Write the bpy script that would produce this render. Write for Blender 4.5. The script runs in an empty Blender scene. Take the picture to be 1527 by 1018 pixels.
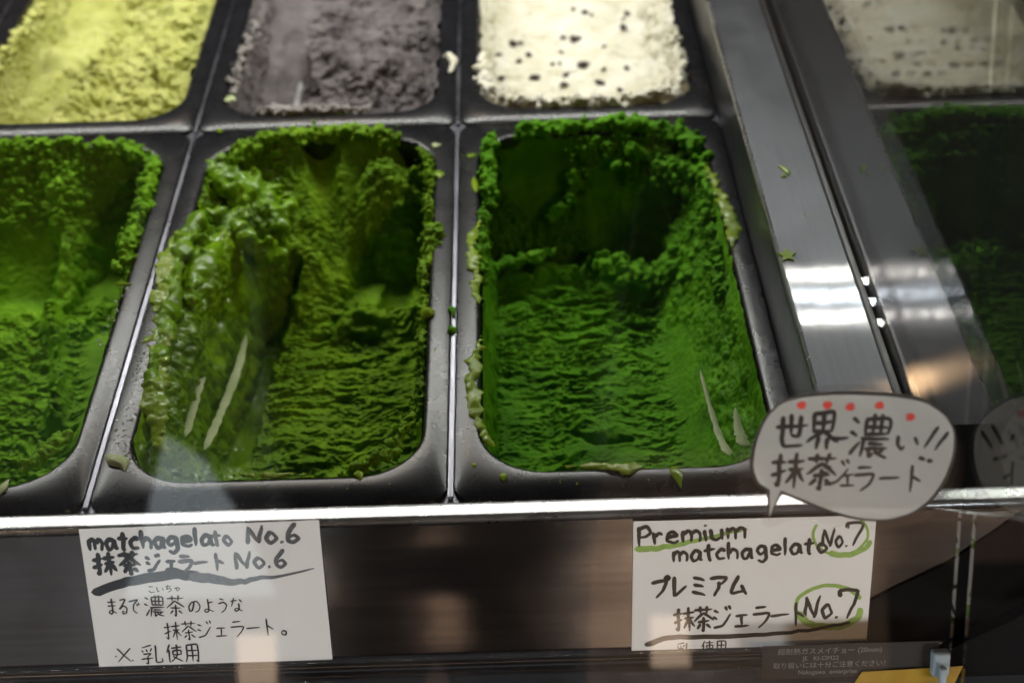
import bpy, bmesh, math, random
import numpy as np
from mathutils import Matrix, Vector, Quaternion

random.seed(7)
SC = bpy.context.scene
COL = SC.collection
MM = 0.001

# ------------------------------------------------------------------ camera
YAW, PIT, ROL = 6.0e-04, 0.6635, -0.0297
F = Vector((math.sin(YAW)*math.cos(PIT), math.cos(YAW)*math.cos(PIT), -math.sin(PIT)))
R = F.cross(Vector((0, 0, 1))).normalized(); U = R.cross(F)
R2 = R*math.cos(ROL)+U*math.sin(ROL); U2 = -R*math.sin(ROL)+U*math.cos(ROL)
cd = bpy.data.cameras.new('camera'); cam = bpy.data.objects.new('camera', cd); COL.objects.link(cam)
M = Matrix((R2, U2, -F)).transposed().to_4x4(); M.translation = Vector((0.0314, -0.5135, 0.4972))
cam.matrix_world = M
cd.sensor_width = 36; cd.lens = 52.5; cd.clip_start = 0.01; cd.clip_end = 50
cd.dof.use_dof = True; cd.dof.focus_distance = 0.74; cd.dof.aperture_fstop = 7.0
SC.camera = cam

# ------------------------------------------------------------------ world, exposure
W = bpy.data.worlds.new('World'); SC.world = W; W.use_nodes = True
W.node_tree.nodes['Background'].inputs[0].default_value = (0.9, 0.92, 1.0, 1)
W.node_tree.nodes['Background'].inputs[1].default_value = 0.03
SC.view_settings.view_transform = 'Standard'; SC.view_settings.look = 'None'
SC.view_settings.exposure = 0.0; SC.view_settings.gamma = 1.0
SC.cycles.max_bounces = 10; SC.cycles.transparent_max_bounces = 16
SC.cycles.caustics_reflective = False; SC.cycles.caustics_refractive = False
SC.cycles.sample_clamp_indirect = 40.0
LED_POWER = 400.0       # radiance of one LED die

# ------------------------------------------------------------------ helpers
def tag(o, label=None, cat=None, group=None, kind=None):
    if label: o['label'] = label
    if cat: o['category'] = cat
    if group: o['group'] = group
    if kind: o['kind'] = kind
    return o
def empty(name, loc=(0, 0, 0), label=None, cat=None, group=None):
    o = bpy.data.objects.new(name, None); COL.objects.link(o); o.location = loc
    o.empty_display_size = 0.02
    return tag(o, label, cat, group)
def mesh_obj(name, V, Fc, mat=None, parent=None, smooth=True):
    me = bpy.data.meshes.new(name); me.from_pydata([tuple(v) for v in V], [], Fc); me.update()
    if smooth: me.polygons.foreach_set('use_smooth', [True]*len(me.polygons))
    if mat: me.materials.append(mat)
    o = bpy.data.objects.new(name, me); COL.objects.link(o)
    if parent: o.parent = parent
    return o
def bm_obj(name, bm, mat, parent=None, smooth=False):
    me = bpy.data.meshes.new(name); bm.to_mesh(me); bm.free()
    if smooth: me.polygons.foreach_set('use_smooth', [True]*len(me.polygons))
    me.materials.append(mat); o = bpy.data.objects.new(name, me); COL.objects.link(o)
    if parent: o.parent = parent
    return o
def box(name, a, b, mat, parent=None, bevel=0.0, seg=2):
    bm = bmesh.new(); bmesh.ops.create_cube(bm, size=1)
    for v in bm.verts:
        v.co = Vector([(a[i]+b[i])/2+v.co[i]*(b[i]-a[i]) for i in range(3)])
    if bevel: bmesh.ops.bevel(bm, geom=bm.edges[:], offset=bevel, segments=seg, affect='EDGES', profile=.5)
    return bm_obj(name, bm, mat, parent, smooth=False)
def grid_mesh(name, P, mat, parent, keep=None, attrs=None):
    """P (n,m,3) numpy; fast regular grid mesh"""
    n, m = P.shape[:2]
    idx = np.arange(n*m).reshape(n, m)
    q = np.stack([idx[:-1, :-1], idx[1:, :-1], idx[1:, 1:], idx[:-1, 1:]], -1)
    if keep is not None:
        k = keep[:-1, :-1] & keep[1:, :-1] & keep[1:, 1:] & keep[:-1, 1:]; q = q[k]
    q = q.reshape(-1, 4)
    used = np.unique(q); remap = -np.ones(n*m, np.int64); remap[used] = np.arange(len(used))
    q = remap[q]; V = P.reshape(-1, 3)[used]
    me = bpy.data.meshes.new(name)
    me.vertices.add(len(V)); me.vertices.foreach_set('co', V.astype(np.float32).ravel())
    me.loops.add(q.size); me.loops.foreach_set('vertex_index', q.astype(np.int32).ravel())
    me.polygons.add(len(q)); me.polygons.foreach_set('loop_start', np.arange(0, q.size, 4, dtype=np.int32))
    me.polygons.foreach_set('loop_total', np.full(len(q), 4, dtype=np.int32))
    me.polygons.foreach_set('use_smooth', np.ones(len(q), dtype=bool))
    for k, a in (attrs or {}).items():
        at = me.attributes.new(k, 'FLOAT', 'POINT'); at.data.foreach_set('value', a.reshape(-1)[used].astype(np.float32))
    me.update(calc_edges=True); me.validate()
    me.materials.append(mat); o = bpy.data.objects.new(name, me); COL.objects.link(o)
    if parent: o.parent = parent
    return o

# ---- numpy gradient noise
_rs = np.random.RandomState(3)
_perm = np.tile(_rs.permutation(256), 3)
_g = _rs.normal(size=(256, 3)); _g /= np.linalg.norm(_g, axis=1)[:, None]
def noise(x, y, z=0.0):
    x, y, z = np.broadcast_arrays(np.asarray(x, float), np.asarray(y, float), np.asarray(z, float))
    xi, yi, zi = np.floor(x).astype(int), np.floor(y).astype(int), np.floor(z).astype(int)
    xf, yf, zf = x-xi, y-yi, z-zi
    u, v, w = [t*t*t*(t*(t*6-15)+10) for t in (xf, yf, zf)]
    xi &= 255; yi &= 255; zi &= 255
    r = 0
    for dx in (0, 1):
        for dy in (0, 1):
            for dz in (0, 1):
                g = _g[_perm[_perm[_perm[(xi+dx) & 255]+((yi+dy) & 255)]+((zi+dz) & 255)]]
                d = g[..., 0]*(xf-dx)+g[..., 1]*(yf-dy)+g[..., 2]*(zf-dz)
                r = r+d*(u if dx else 1-u)*(v if dy else 1-v)*(w if dz else 1-w)
    return r*1.6
def fbm(x, y, z, o=4, l=2.03, g=.5):
    r = 0; a = 1
    for i in range(o):
        r = r+a*noise(x+17.3*i, y+5.1*i, z+9.7*i); x, y, z = x*l, y*l, z*l; a *= g
    return r
def billow(x, y, z, o=3, g=.5):
    r = 0; a = 1
    for i in range(o):
        r = r+a*(1-2*np.abs(noise(x+7.3*i, y+5.1*i, z+1.7*i))); x, y, z = x*2.07, y*2.07, z*2.07; a *= g
    return r
def puff(x, y, z, o=3, g=.5):
    """rounded lumps with creases between them"""
    r = 0; a = 1
    for i in range(o):
        r = r+a*(2.4*np.abs(noise(x+7.3*i, y+5.1*i, z+1.7*i))-.6); x, y, z = x*2.07, y*2.07, z*2.07; a *= g
    return r
def ss(a, b, t):
    t = np.clip((t-a)/(b-a), 0, 1); return t*t*(3-2*t)
def smax(a, b, k):
    h = np.clip(.5+.5*(a-b)/k, 0, 1); return b*(1-h)+a*h+k*h*(1-h)
def smin(a, b, k): return -smax(-a, -b, k)
def seg(x, y, pts):
    """distance to polyline and parameter 0..1 and interpolated extra columns"""
    pts = np.array(pts, float); best = np.full(x.shape, 1e9); ex = np.zeros(x.shape+(pts.shape[1]-2,)); side = np.zeros(x.shape)
    for a, b in zip(pts[:-1], pts[1:]):
        d = b[:2]-a[:2]; L = d@d
        t = np.clip(((x-a[0])*d[0]+(y-a[1])*d[1])/L, 0, 1)
        px, py = x-(a[0]+t*d[0]), y-(a[1]+t*d[1]); dd = np.hypot(px, py); m = dd < best
        best = np.where(m, dd, best)
        if ex.shape[-1]: ex = np.where(m[..., None], a[2:]+t[..., None]*(b[2:]-a[2:]), ex)
        side = np.where(m, np.sign(d[0]*py-d[1]*px), side)
    return best, ex, side

# ------------------------------------------------------------------ materials
def new_mat(name):
    m = bpy.data.materials.new(name); m.use_nodes = True
    nt = m.node_tree; b = nt.nodes['Principled BSDF']
    return m, nt, b
def N(nt, t, **kw):
    n = nt.nodes.new(t)
    for k, v in kw.items():
        if k in n.inputs: n.inputs[k].default_value = v
        else: setattr(n, k, v)
    return n
def ramp(nt, fac, stops):
    r = nt.nodes.new('ShaderNodeValToRGB'); nt.links.new(fac, r.inputs[0])
    e = r.color_ramp.elements
    while len(e) < len(stops): e.new(.5)
    for el, (p, c) in zip(e, stops): el.position = p; el.color = c if len(c) == 4 else (*c, 1)
    return r.outputs[0]
def simple(name, col, rough=.5, metal=0., spec=.5, var=.12, scale=60., bump=0.0, bscale=400., coat=0.):
    m, nt, b = new_mat(name)
    tc = N(nt, 'ShaderNodeTexCoord'); n1 = N(nt, 'ShaderNodeTexNoise', Scale=scale, Detail=5.)
    nt.links.new(tc.outputs['Object'], n1.inputs['Vector'])
    c0 = tuple(c*(1-var) for c in col); c1 = tuple(min(1, c*(1+var)) for c in col)
    nt.links.new(ramp(nt, n1.outputs[0], [(.3, c0), (.7, c1)]), b.inputs['Base Color'])
    b.inputs['Roughness'].default_value = rough; b.inputs['Metallic'].default_value = metal
    b.inputs['Specular IOR Level'].default_value = spec; b.inputs['Coat Weight'].default_value = coat
    if bump:
        n2 = N(nt, 'ShaderNodeTexNoise', Scale=bscale, Detail=4.); nt.links.new(tc.outputs['Object'], n2.inputs['Vector'])
        bp = N(nt, 'ShaderNodeBump', Strength=bump, Distance=.0005); nt.links.new(n2.outputs[0], bp.inputs['Height'])
        nt.links.new(bp.outputs[0], b.inputs['Normal'])
    return m
def steel(name, col=(.56, .57, .60), rough=.22, stretch=(400, 8, 60), bump=.05, smudge=.12):
    m, nt, b = new_mat(name)
    tc = N(nt, 'ShaderNodeTexCoord'); mp = N(nt, 'ShaderNodeMapping'); mp.inputs['Scale'].default_value = stretch
    nt.links.new(tc.outputs['Object'], mp.inputs[0])
    n1 = N(nt, 'ShaderNodeTexNoise', Scale=1., Detail=6.); nt.links.new(mp.outputs[0], n1.inputs['Vector'])
    n2 = N(nt, 'ShaderNodeTexNoise', Scale=22., Detail=5., Roughness=.65); nt.links.new(tc.outputs['Object'], n2.inputs['Vector'])
    b.inputs['Metallic'].default_value = 1.
    nt.links.new(ramp(nt, n1.outputs[0], [(.25, tuple(c*.88 for c in col)), (.75, tuple(c*1.08 for c in col))]), b.inputs['Base Color'])
    mr = N(nt, 'ShaderNodeMapRange'); nt.links.new(n2.outputs[0], mr.inputs[0])
    mr.inputs[1].default_value = .3; mr.inputs[2].default_value = .7
    mr.inputs[3].default_value = rough-smudge*.4; mr.inputs[4].default_value = rough+smudge
    nt.links.new(mr.outputs[0], b.inputs['Roughness'])
    bp = N(nt, 'ShaderNodeBump', Strength=bump, Distance=.0002); nt.links.new(n1.outputs[0], bp.inputs['Height'])
    nt.links.new(bp.outputs[0], b.inputs['Normal'])
    return m
def emis(name, col, s):
    m, nt, b = new_mat(name); b.inputs['Base Color'].default_value = (*col, 1)
    b.inputs['Emission Color'].default_value = (*col, 1); b.inputs['Emission Strength'].default_value = s
    return m
def gelato_mat(name, dark, mid, light, sss=.07, rad=(.6, 1.0, .25), wetspec=True, rough=.62, grain=.5):
    m, nt, b = new_mat(name)
    tc = N(nt, 'ShaderNodeTexCoord')
    n1 = N(nt, 'ShaderNodeTexNoise', Scale=38., Detail=6., Roughness=.6); nt.links.new(tc.outputs['Object'], n1.inputs['Vector'])
    n2 = N(nt, 'ShaderNodeTexNoise', Scale=900., Detail=5., Roughness=.7); nt.links.new(tc.outputs['Object'], n2.inputs['Vector'])
    nt.links.new(ramp(nt, n1.outputs[0], [(.3, dark), (.52, mid), (.72, light)]), b.inputs['Base Color'])
    at = N(nt, 'ShaderNodeAttribute', attribute_name='wet')
    mr = N(nt, 'ShaderNodeMapRange'); nt.links.new(at.outputs['Fac'], mr.inputs[0])
    mr.inputs[3].default_value = rough; mr.inputs[4].default_value = .13
    nt.links.new(mr.outputs[0], b.inputs['Roughness'])
    mr2 = N(nt, 'ShaderNodeMapRange'); nt.links.new(at.outputs['Fac'], mr2.inputs[0]); mr2.inputs[3].default_value = .10; mr2.inputs[4].default_value = .24
    nt.links.new(mr2.outputs[0], b.inputs['Specular IOR Level'])
    b.inputs['Subsurface Weight'].default_value = sss; b.inputs['Subsurface Radius'].default_value = rad
    b.inputs['Subsurface Scale'].default_value = .0022
    s = N(nt, 'ShaderNodeMapRange'); nt.links.new(at.outputs['Fac'], s.inputs[0]); s.inputs[3].default_value = grain; s.inputs[4].default_value = .12
    bp = N(nt, 'ShaderNodeBump', Distance=.0009); nt.links.new(n2.outputs[0], bp.inputs['Height']); nt.links.new(s.outputs[0], bp.inputs['Strength'])
    nt.links.new(bp.outputs[0], b.inputs['Normal'])
    return m
def glass(name, tint=(1, 1, 1), k=1.0, smear=0.0):
    """thin sheet face: clear transmission + mirror reflection by Fresnel"""
    m = bpy.data.materials.new(name); m.use_nodes = True; nt = m.node_tree; nt.nodes.clear()
    out = N(nt, 'ShaderNodeOutputMaterial'); mix = N(nt, 'ShaderNodeMixShader')
    fr = N(nt, 'ShaderNodeFresnel', IOR=1.5)
    geo = N(nt, 'ShaderNodeNewGeometry')
    # keep the same reflectance from both sides of the face (no total reflection inside the sheet)
    inv = N(nt, 'ShaderNodeMix', data_type='FLOAT'); nt.links.new(geo.outputs['Backfacing'], inv.inputs['Factor'])
    inv.inputs['A'].default_value = 1.5; inv.inputs['B'].default_value = 1/1.5
    tr = N(nt, 'ShaderNodeBsdfTransparent'); tr.inputs[0].default_value = (*tint, 1)
    gl = N(nt, 'ShaderNodeBsdfGlossy', Roughness=0.0); gl.inputs[0].default_value = (k, k, k, 1)
    tc = N(nt, 'ShaderNodeTexCoord')
    n = N(nt, 'ShaderNodeTexNoise', Scale=9., Detail=4.); nt.links.new(tc.outputs['Object'], n.inputs['Vector'])
    bp = N(nt, 'ShaderNodeBump', Strength=.02, Distance=.001); nt.links.new(n.outputs[0], bp.inputs['Height']); nt.links.new(bp.outputs[0], gl.inputs['Normal'])
    nt.links.new(inv.outputs[0], fr.inputs['IOR'])
    nt.links.new(fr.outputs[0], mix.inputs[0]); nt.links.new(tr.outputs[0], mix.inputs[1]); nt.links.new(gl.outputs[0], mix.inputs[2])
    nt.links.new(mix.outputs[0], out.inputs[0])
    return m

MAT = {}
def rail_mat():
    m = steel('brushed steel along the rail', rough=.40, stretch=(700, 6, 100), smudge=.1, col=(.105, .108, .118)); nt = m.node_tree
    b0 = nt.nodes['Principled BSDF']; out = nt.nodes['Material Output']
    b1 = N(nt, 'ShaderNodeBsdfAnisotropic', distribution='BECKMANN', Roughness=.10, Anisotropy=.68); b1.inputs['Color'].default_value = (.50, .51, .54, 1)
    tg = N(nt, 'ShaderNodeCombineXYZ', Y=1.); nt.links.new(tg.outputs[0], b1.inputs['Tangent'])
    mx = N(nt, 'ShaderNodeMixShader'); mx.inputs[0].default_value = .15
    b2 = N(nt, 'ShaderNodeBsdfAnisotropic', distribution='BECKMANN', Roughness=.055); b2.inputs['Color'].default_value = (.6, .6, .62, 1)
    mx2 = N(nt, 'ShaderNodeMixShader'); mx2.inputs[0].default_value = .07
    nt.links.new(b0.outputs[0], mx.inputs[1]); nt.links.new(b1.outputs[0], mx.inputs[2])
    nt.links.new(mx.outputs[0], mx2.inputs[1]); nt.links.new(b2.outputs[0], mx2.inputs[2]); nt.links.new(mx2.outputs[0], out.inputs[0])
    return m
MAT['rail'] = rail_mat()
MAT['strip'] = steel('brushed steel of the front strip', col=(.52, .52, .53), rough=.24, stretch=(6, 500, 100), smudge=.1)
MAT['divider'] = steel('satin steel of the deck', col=(.20, .20, .23), rough=.30, stretch=(500, 8, 60))
MAT['panel'] = steel('dark polished steel', col=(.50, .48, .48), rough=.10, stretch=(10, 300, 300), bump=.02, smudge=.03)
MAT['chrome'] = steel('polished trim', col=(.5, .49, .5), rough=.12, stretch=(8, 400, 400), bump=.05)
MAT['black'] = simple('black rubber', (.012, .011, .012), rough=.38, var=.3)
MAT['dark'] = simple('dark lining', (.012, .014, .016), rough=.6, var=.3)
MAT['void'] = simple('matt black lining', (.003, .003, .0035), rough=.9, spec=.1, var=.3)
MAT['paper'] = simple('card paper', (.84, .83, .82), rough=.55, var=.03, scale=25, bump=.12, bscale=900)
MAT['ink'] = simple('black brush ink', (.012, .013, .016), rough=.35, var=.3)
MAT['ink_grey'] = simple('thin grey ink', (.11, .11, .12), rough=.45, var=.35, scale=500)
MAT['ink_brown'] = simple('brown black ink', (.03, .022, .017), rough=.4, var=.3)
MAT['green_ink'] = simple('green highlighter', (.30, .47, .10), rough=.5, var=.15, scale=300)
MAT['red_ink'] = simple('red marker', (.78, .07, .05), rough=.45, var=.1)
MAT['yellow'] = simple('yellow sticker', (.42, .26, .01), rough=.45, var=.15)
MAT['print_white'] = simple('white print', (.22, .22, .22), rough=.5, var=.05)
MAT['clip'] = simple('pale plastic', (.32, .40, .46), rough=.4, var=.1)
MAT['glass'] = glass('pane glass', (.99, .995, .99))
MAT['side_glass'] = glass('partition glass', (.96, .98, .97), .62)
MAT['film'] = glass('laminating film', (.985, .985, .985))

def pan_mat():
    m, nt, b = new_mat('black pan plastic')
    tc = N(nt, 'ShaderNodeTexCoord')
    n1 = N(nt, 'ShaderNodeTexNoise', Scale=45., Detail=8., Roughness=.7); nt.links.new(tc.outputs['Object'], n1.inputs['Vector'])
    nt.links.new(ramp(nt, n1.outputs[0], [(.35, (.005, .005, .006)), (.62, (.008, .008, .010)), (.78, (.018, .017, .020))]), b.inputs['Base Color'])
    mr = N(nt, 'ShaderNodeMapRange'); nt.links.new(n1.outputs[0], mr.inputs[0])
    mr.inputs[1].default_value = .3; mr.inputs[2].default_value = .7; mr.inputs[3].default_value = .25; mr.inputs[4].default_value = .31
    nt.links.new(mr.outputs[0], b.inputs['Roughness'])
    v = N(nt, 'ShaderNodeTexNoise', Scale=1500., Detail=3.); nt.links.new(tc.outputs['Object'], v.inputs['Vector'])
    bp = N(nt, 'ShaderNodeBump', Strength=.05, Distance=.00008); nt.links.new(v.outputs[0], bp.inputs['Height']); nt.links.new(bp.outputs[0], b.inputs['Normal'])
    b.inputs['Specular IOR Level'].default_value = .45
    return m
MAT['pan'] = pan_mat()
G3 = gelato_mat('deep matcha', (.046, .155, .0018), (.080, .245, .003), (.135, .35, .010))
G2 = gelato_mat('olive matcha', (.072, .155, .0015), (.120, .240, .002), (.20, .36, .008))
G1 = gelato_mat('fresh matcha', (.085, .21, .003), (.135, .31, .005), (.21, .42, .02))
GY = gelato_mat('pale green gelato', (.34, .35, .09), (.42, .43, .14), (.50, .50, .21), sss=.3, rad=(1, 1, .4))
GG = gelato_mat('grey sesame gelato', (.085, .075, .078), (.13, .115, .115), (.20, .18, .175), rad=(1, 1, 1))
GC = gelato_mat('cream gelato', (.52, .49, .36), (.63, .60, .50), (.69, .67, .60), sss=.4, rad=(1, .9, .6), rough=.45)
GB = gelato_mat('caramel gelato', (.34, .22, .09), (.45, .30, .13), (.55, .40, .2))
GS = gelato_mat('melted matcha', (.12, .21, .006), (.18, .28, .012), (.25, .35, .035), rough=.3, grain=.15)
GP = gelato_mat('pale scraped film', (.30, .38, .16), (.42, .48, .26), (.52, .56, .36), rough=.4)
RS = simple('dark chips', (.035, .016, .012), rough=.35, var=.5, scale=300)

# ------------------------------------------------------------------ pans
def rrect(x0, y0, x1, y1, r, n=10):
    p = []
    for cx, cy, a in ((x1-r, y0+r, -90), (x1-r, y1-r, 0), (x0+r, y1-r, 90), (x0+r, y0+r, 180)):
        for i in range(n+1):
            t = math.radians(a+90*i/n); p.append((cx+r*math.cos(t), cy+r*math.sin(t)))
    return p
PW, PD = 175.0, 358.0        # cell size, mm
OX0, OX1, OY0, OY1 = 14.5, 160.5, 21., 342.
def make_pan_mesh(w=PW, ox0=OX0, ox1=OX1):
    L = []
    def loop(x0, y0, x1, y1, r, z): L.append([(x*MM, y*MM, z*MM) for x, y in rrect(x0, y0, x1, y1, r)])
    g = 1.6; e = .12
    loop(g, e, w-g, PD-e, 11, -14)
    loop(g, e, w-g, PD-e, 11, -1.4)
    loop(g+.25, e+.15, w-g-.25, PD-e-.15, 10.8, -.5)
    loop(g+.9, e+.5, w-g-.9, PD-e-.5, 10.4, 0)
    for k in range(0, 7):       # rolled inner lip
        a = math.radians(90*k/6); q = 3.0
        loop(ox0-q+q*math.sin(a), OY0-q+q*math.sin(a), ox1+q-q*math.sin(a), OY1+q-q*math.sin(a), 33+q-q*math.sin(a), -q+q*math.cos(a))
    loop(ox0+.3, OY0+.3, ox1-.3, OY1-.3, 33, -8)
    loop(ox0+3, OY0+3, ox1-3, OY1-3, 31, -60)
    loop(ox0+6, OY0+6, ox1-6, OY1-6, 28, -116)
    loop(ox0+12, OY0+12, ox1-12, OY1-12, 22, -122)
    n = len(L[0]); V = [p for l in L for p in l]; Fc = []
    for k in range(len(L)-1):
        for i in range(n):
            j = (i+1) % n; Fc.append((k*n+i, k*n+j, (k+1)*n+j, (k+1)*n+i))
    Fc.append(tuple((len(L)-1)*n+i for i in range(n)))
    return V, Fc
pan_proto = None
def pan(cx, row, label, dx=0.0):
    global pan_proto
    if pan_proto is None:
        V, Fc = make_pan_mesh(); pan_proto = mesh_obj('gelato_pan', V, Fc, MAT['pan'])
        o = pan_proto
    else:
        o = pan_proto.copy(); COL.objects.link(o)
    o.location = (cx*PW*MM+dx, row*PD*MM, 0)
    tag(o, label, 'pan', 'black gelato pans set in the case')
    return o
pan(0, 0, 'black pan holding the deep green gelato beside the steel rail')
pan(-1, 0, 'black pan holding the olive green gelato behind the left price card')
pan(-2, 0, 'black pan at the left edge holding bright green gelato')
pan(0, 1, 'black pan holding the cream gelato with dark chips')
pan(-1, 1, 'black pan holding the grey gelato')
pan(-2, 1, 'black pan holding the pale yellow green gelato', .0)
pan(-3, 1, 'black pan in the top left corner holding brown gelato', -.0)

# ------------------------------------------------------------------ gelato sheets (all in mm, opening coordinates: x 0..146, y 0..321)
LX, LY = OX1-OX0, OY1-OY0
def axis(L, fine, coarse, edge):
    """nonuniform axis, dense towards both ends"""
    t = np.linspace(0, L, 2000); dens = 1/coarse+(1/fine-1/coarse)*(np.exp(-(t/edge)**2)+np.exp(-((L-t)/edge)**2))
    c = np.concatenate([[0], np.cumsum((dens[1:]+dens[:-1])/2*np.diff(t))]); n = int(c[-1])+1
    return np.interp(np.linspace(0, c[-1], n), c, t)
def opening_sdf(x, y, r=33.):
    qx = np.abs(x-LX/2)-(LX/2-r); qy = np.abs(y-LY/2)-(LY/2-r)
    return -(np.hypot(np.maximum(qx, 0), np.maximum(qy, 0))+np.minimum(np.maximum(qx, qy), 0)-r)   # >0 inside
def ripples(x, y, seed=0, lx=17., ly=5.2, curve=0.0):
    wy = y+4.5*noise(x/24., y/26., seed+.5)+2.0*noise(x/8., y/9., seed+2.5)+curve
    a = noise(x/(lx*.62), wy/(ly*.92), seed+4.3)
    b = noise(x/(lx*.34), wy/(ly*.5), seed+8.1)
    patch = noise(x/19., y/15., seed+6.6)
    rdg = np.clip(1-np.abs(a)*2.8, -.9, 1)      # ridges with sharp crests
    lump = puff(x/6.5, wy/4.2, seed, 3, .6)
    return (rdg*.6+b*.45)*(.8+.7*patch)+.34*lump*(1-.6*patch)
def sheet(name, H, mat, parent, org, fine=.33, coarse=.70, edge=20., inset=.6, und=1.):
    gx_ = np.linspace(inset, LX-inset, 110); gy_ = np.linspace(inset, LY-inset, 230)
    x, y = np.meshgrid(gx_, gy_, indexing='ij'); z, _f = H(x, y, opening_sdf(x, y))
    def adapt(g, sl, L):
        den = np.clip(np.percentile(np.sqrt(1+sl**2), 78, axis=1), 1, 3.6)
        den = np.maximum(den, np.convolve(np.pad(den, 3, 'edge'), np.ones(7)/7, 'valid'))/coarse
        c = np.concatenate([[0], np.cumsum((den[1:]+den[:-1])/2*np.diff(g))]); return np.interp(np.linspace(0, c[-1], int(c[-1])+1), c, g)
    xs = adapt(gx_, np.gradient(z, gx_, axis=0), LX); ys = adapt(gy_, np.gradient(z, gy_, axis=1).T, LY)
    x, y = np.meshgrid(xs, ys, indexing='ij')
    d = opening_sdf(x, y)
    z, fld = H(x, y, d)
    # base normal
    zx = np.gradient(z, xs, axis=0); zy = np.gradient(z, ys, axis=1)
    k = 1/np.sqrt(1+zx**2+zy**2); n = np.stack([-zx*k, -zy*k, k], -1)
    P = np.stack([x, y, z], -1)
    off = fld(P, n)
    st_ = ss(.25, .7, 1-np.clip(n[..., 2], 0, 1))*ss(0, 6, d)
    off = off+n*(st_*und*(3.4*fbm(x/26, y/26, z/26, 2)+1.7*puff(x/13, y/13, z/13, 4, .6)))[..., None]
    P = P+off
    # stay inside the pan wall below the lip
    dd = opening_sdf(P[..., 0], P[..., 1])
    gx = np.gradient(d, xs, axis=0); gy = np.gradient(d, ys, axis=1)
    lim = np.where(P[..., 2] < -3, .8-P[..., 2]*.05, -6)
    push = np.maximum(lim-dd, 0)
    P[..., 0] += gx*push; P[..., 1] += gy*push
    keep = d > .4
    wet = H.wet(x, y, P) if hasattr(H, 'wet') else np.zeros_like(x)
    o = grid_mesh(name, P*MM, mat, parent, keep, {'wet': wet}); o.location = org
    return o

def walls(x, y, d, floor, wl, wr, wf, wn, top, p=1.6, jag=6., seed=0):
    """height from floor and the four walls of gelato left on the pan's sides"""
    def side(dist, w):
        w = np.maximum(w, 1.); t = np.clip(dist/w, 0, 1)
        return floor+(top-floor)*(1-t)**p
    j = jag*fbm(x/24., y/24., seed+1.7, 3)
    # corners: use the rounded sdf so that the walls follow the curve
    z = floor
    for dist, w in ((x, wl), (LX-x, wr), (LY-y, wf), (y, wn)):
        z = smax(z, side(dist+j*.5*np.clip(dist/10, 0, 1), w+j*.6), 4.)
    z = smax(z, side(d, np.full_like(x, 7.)), 2.)
    return z

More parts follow.
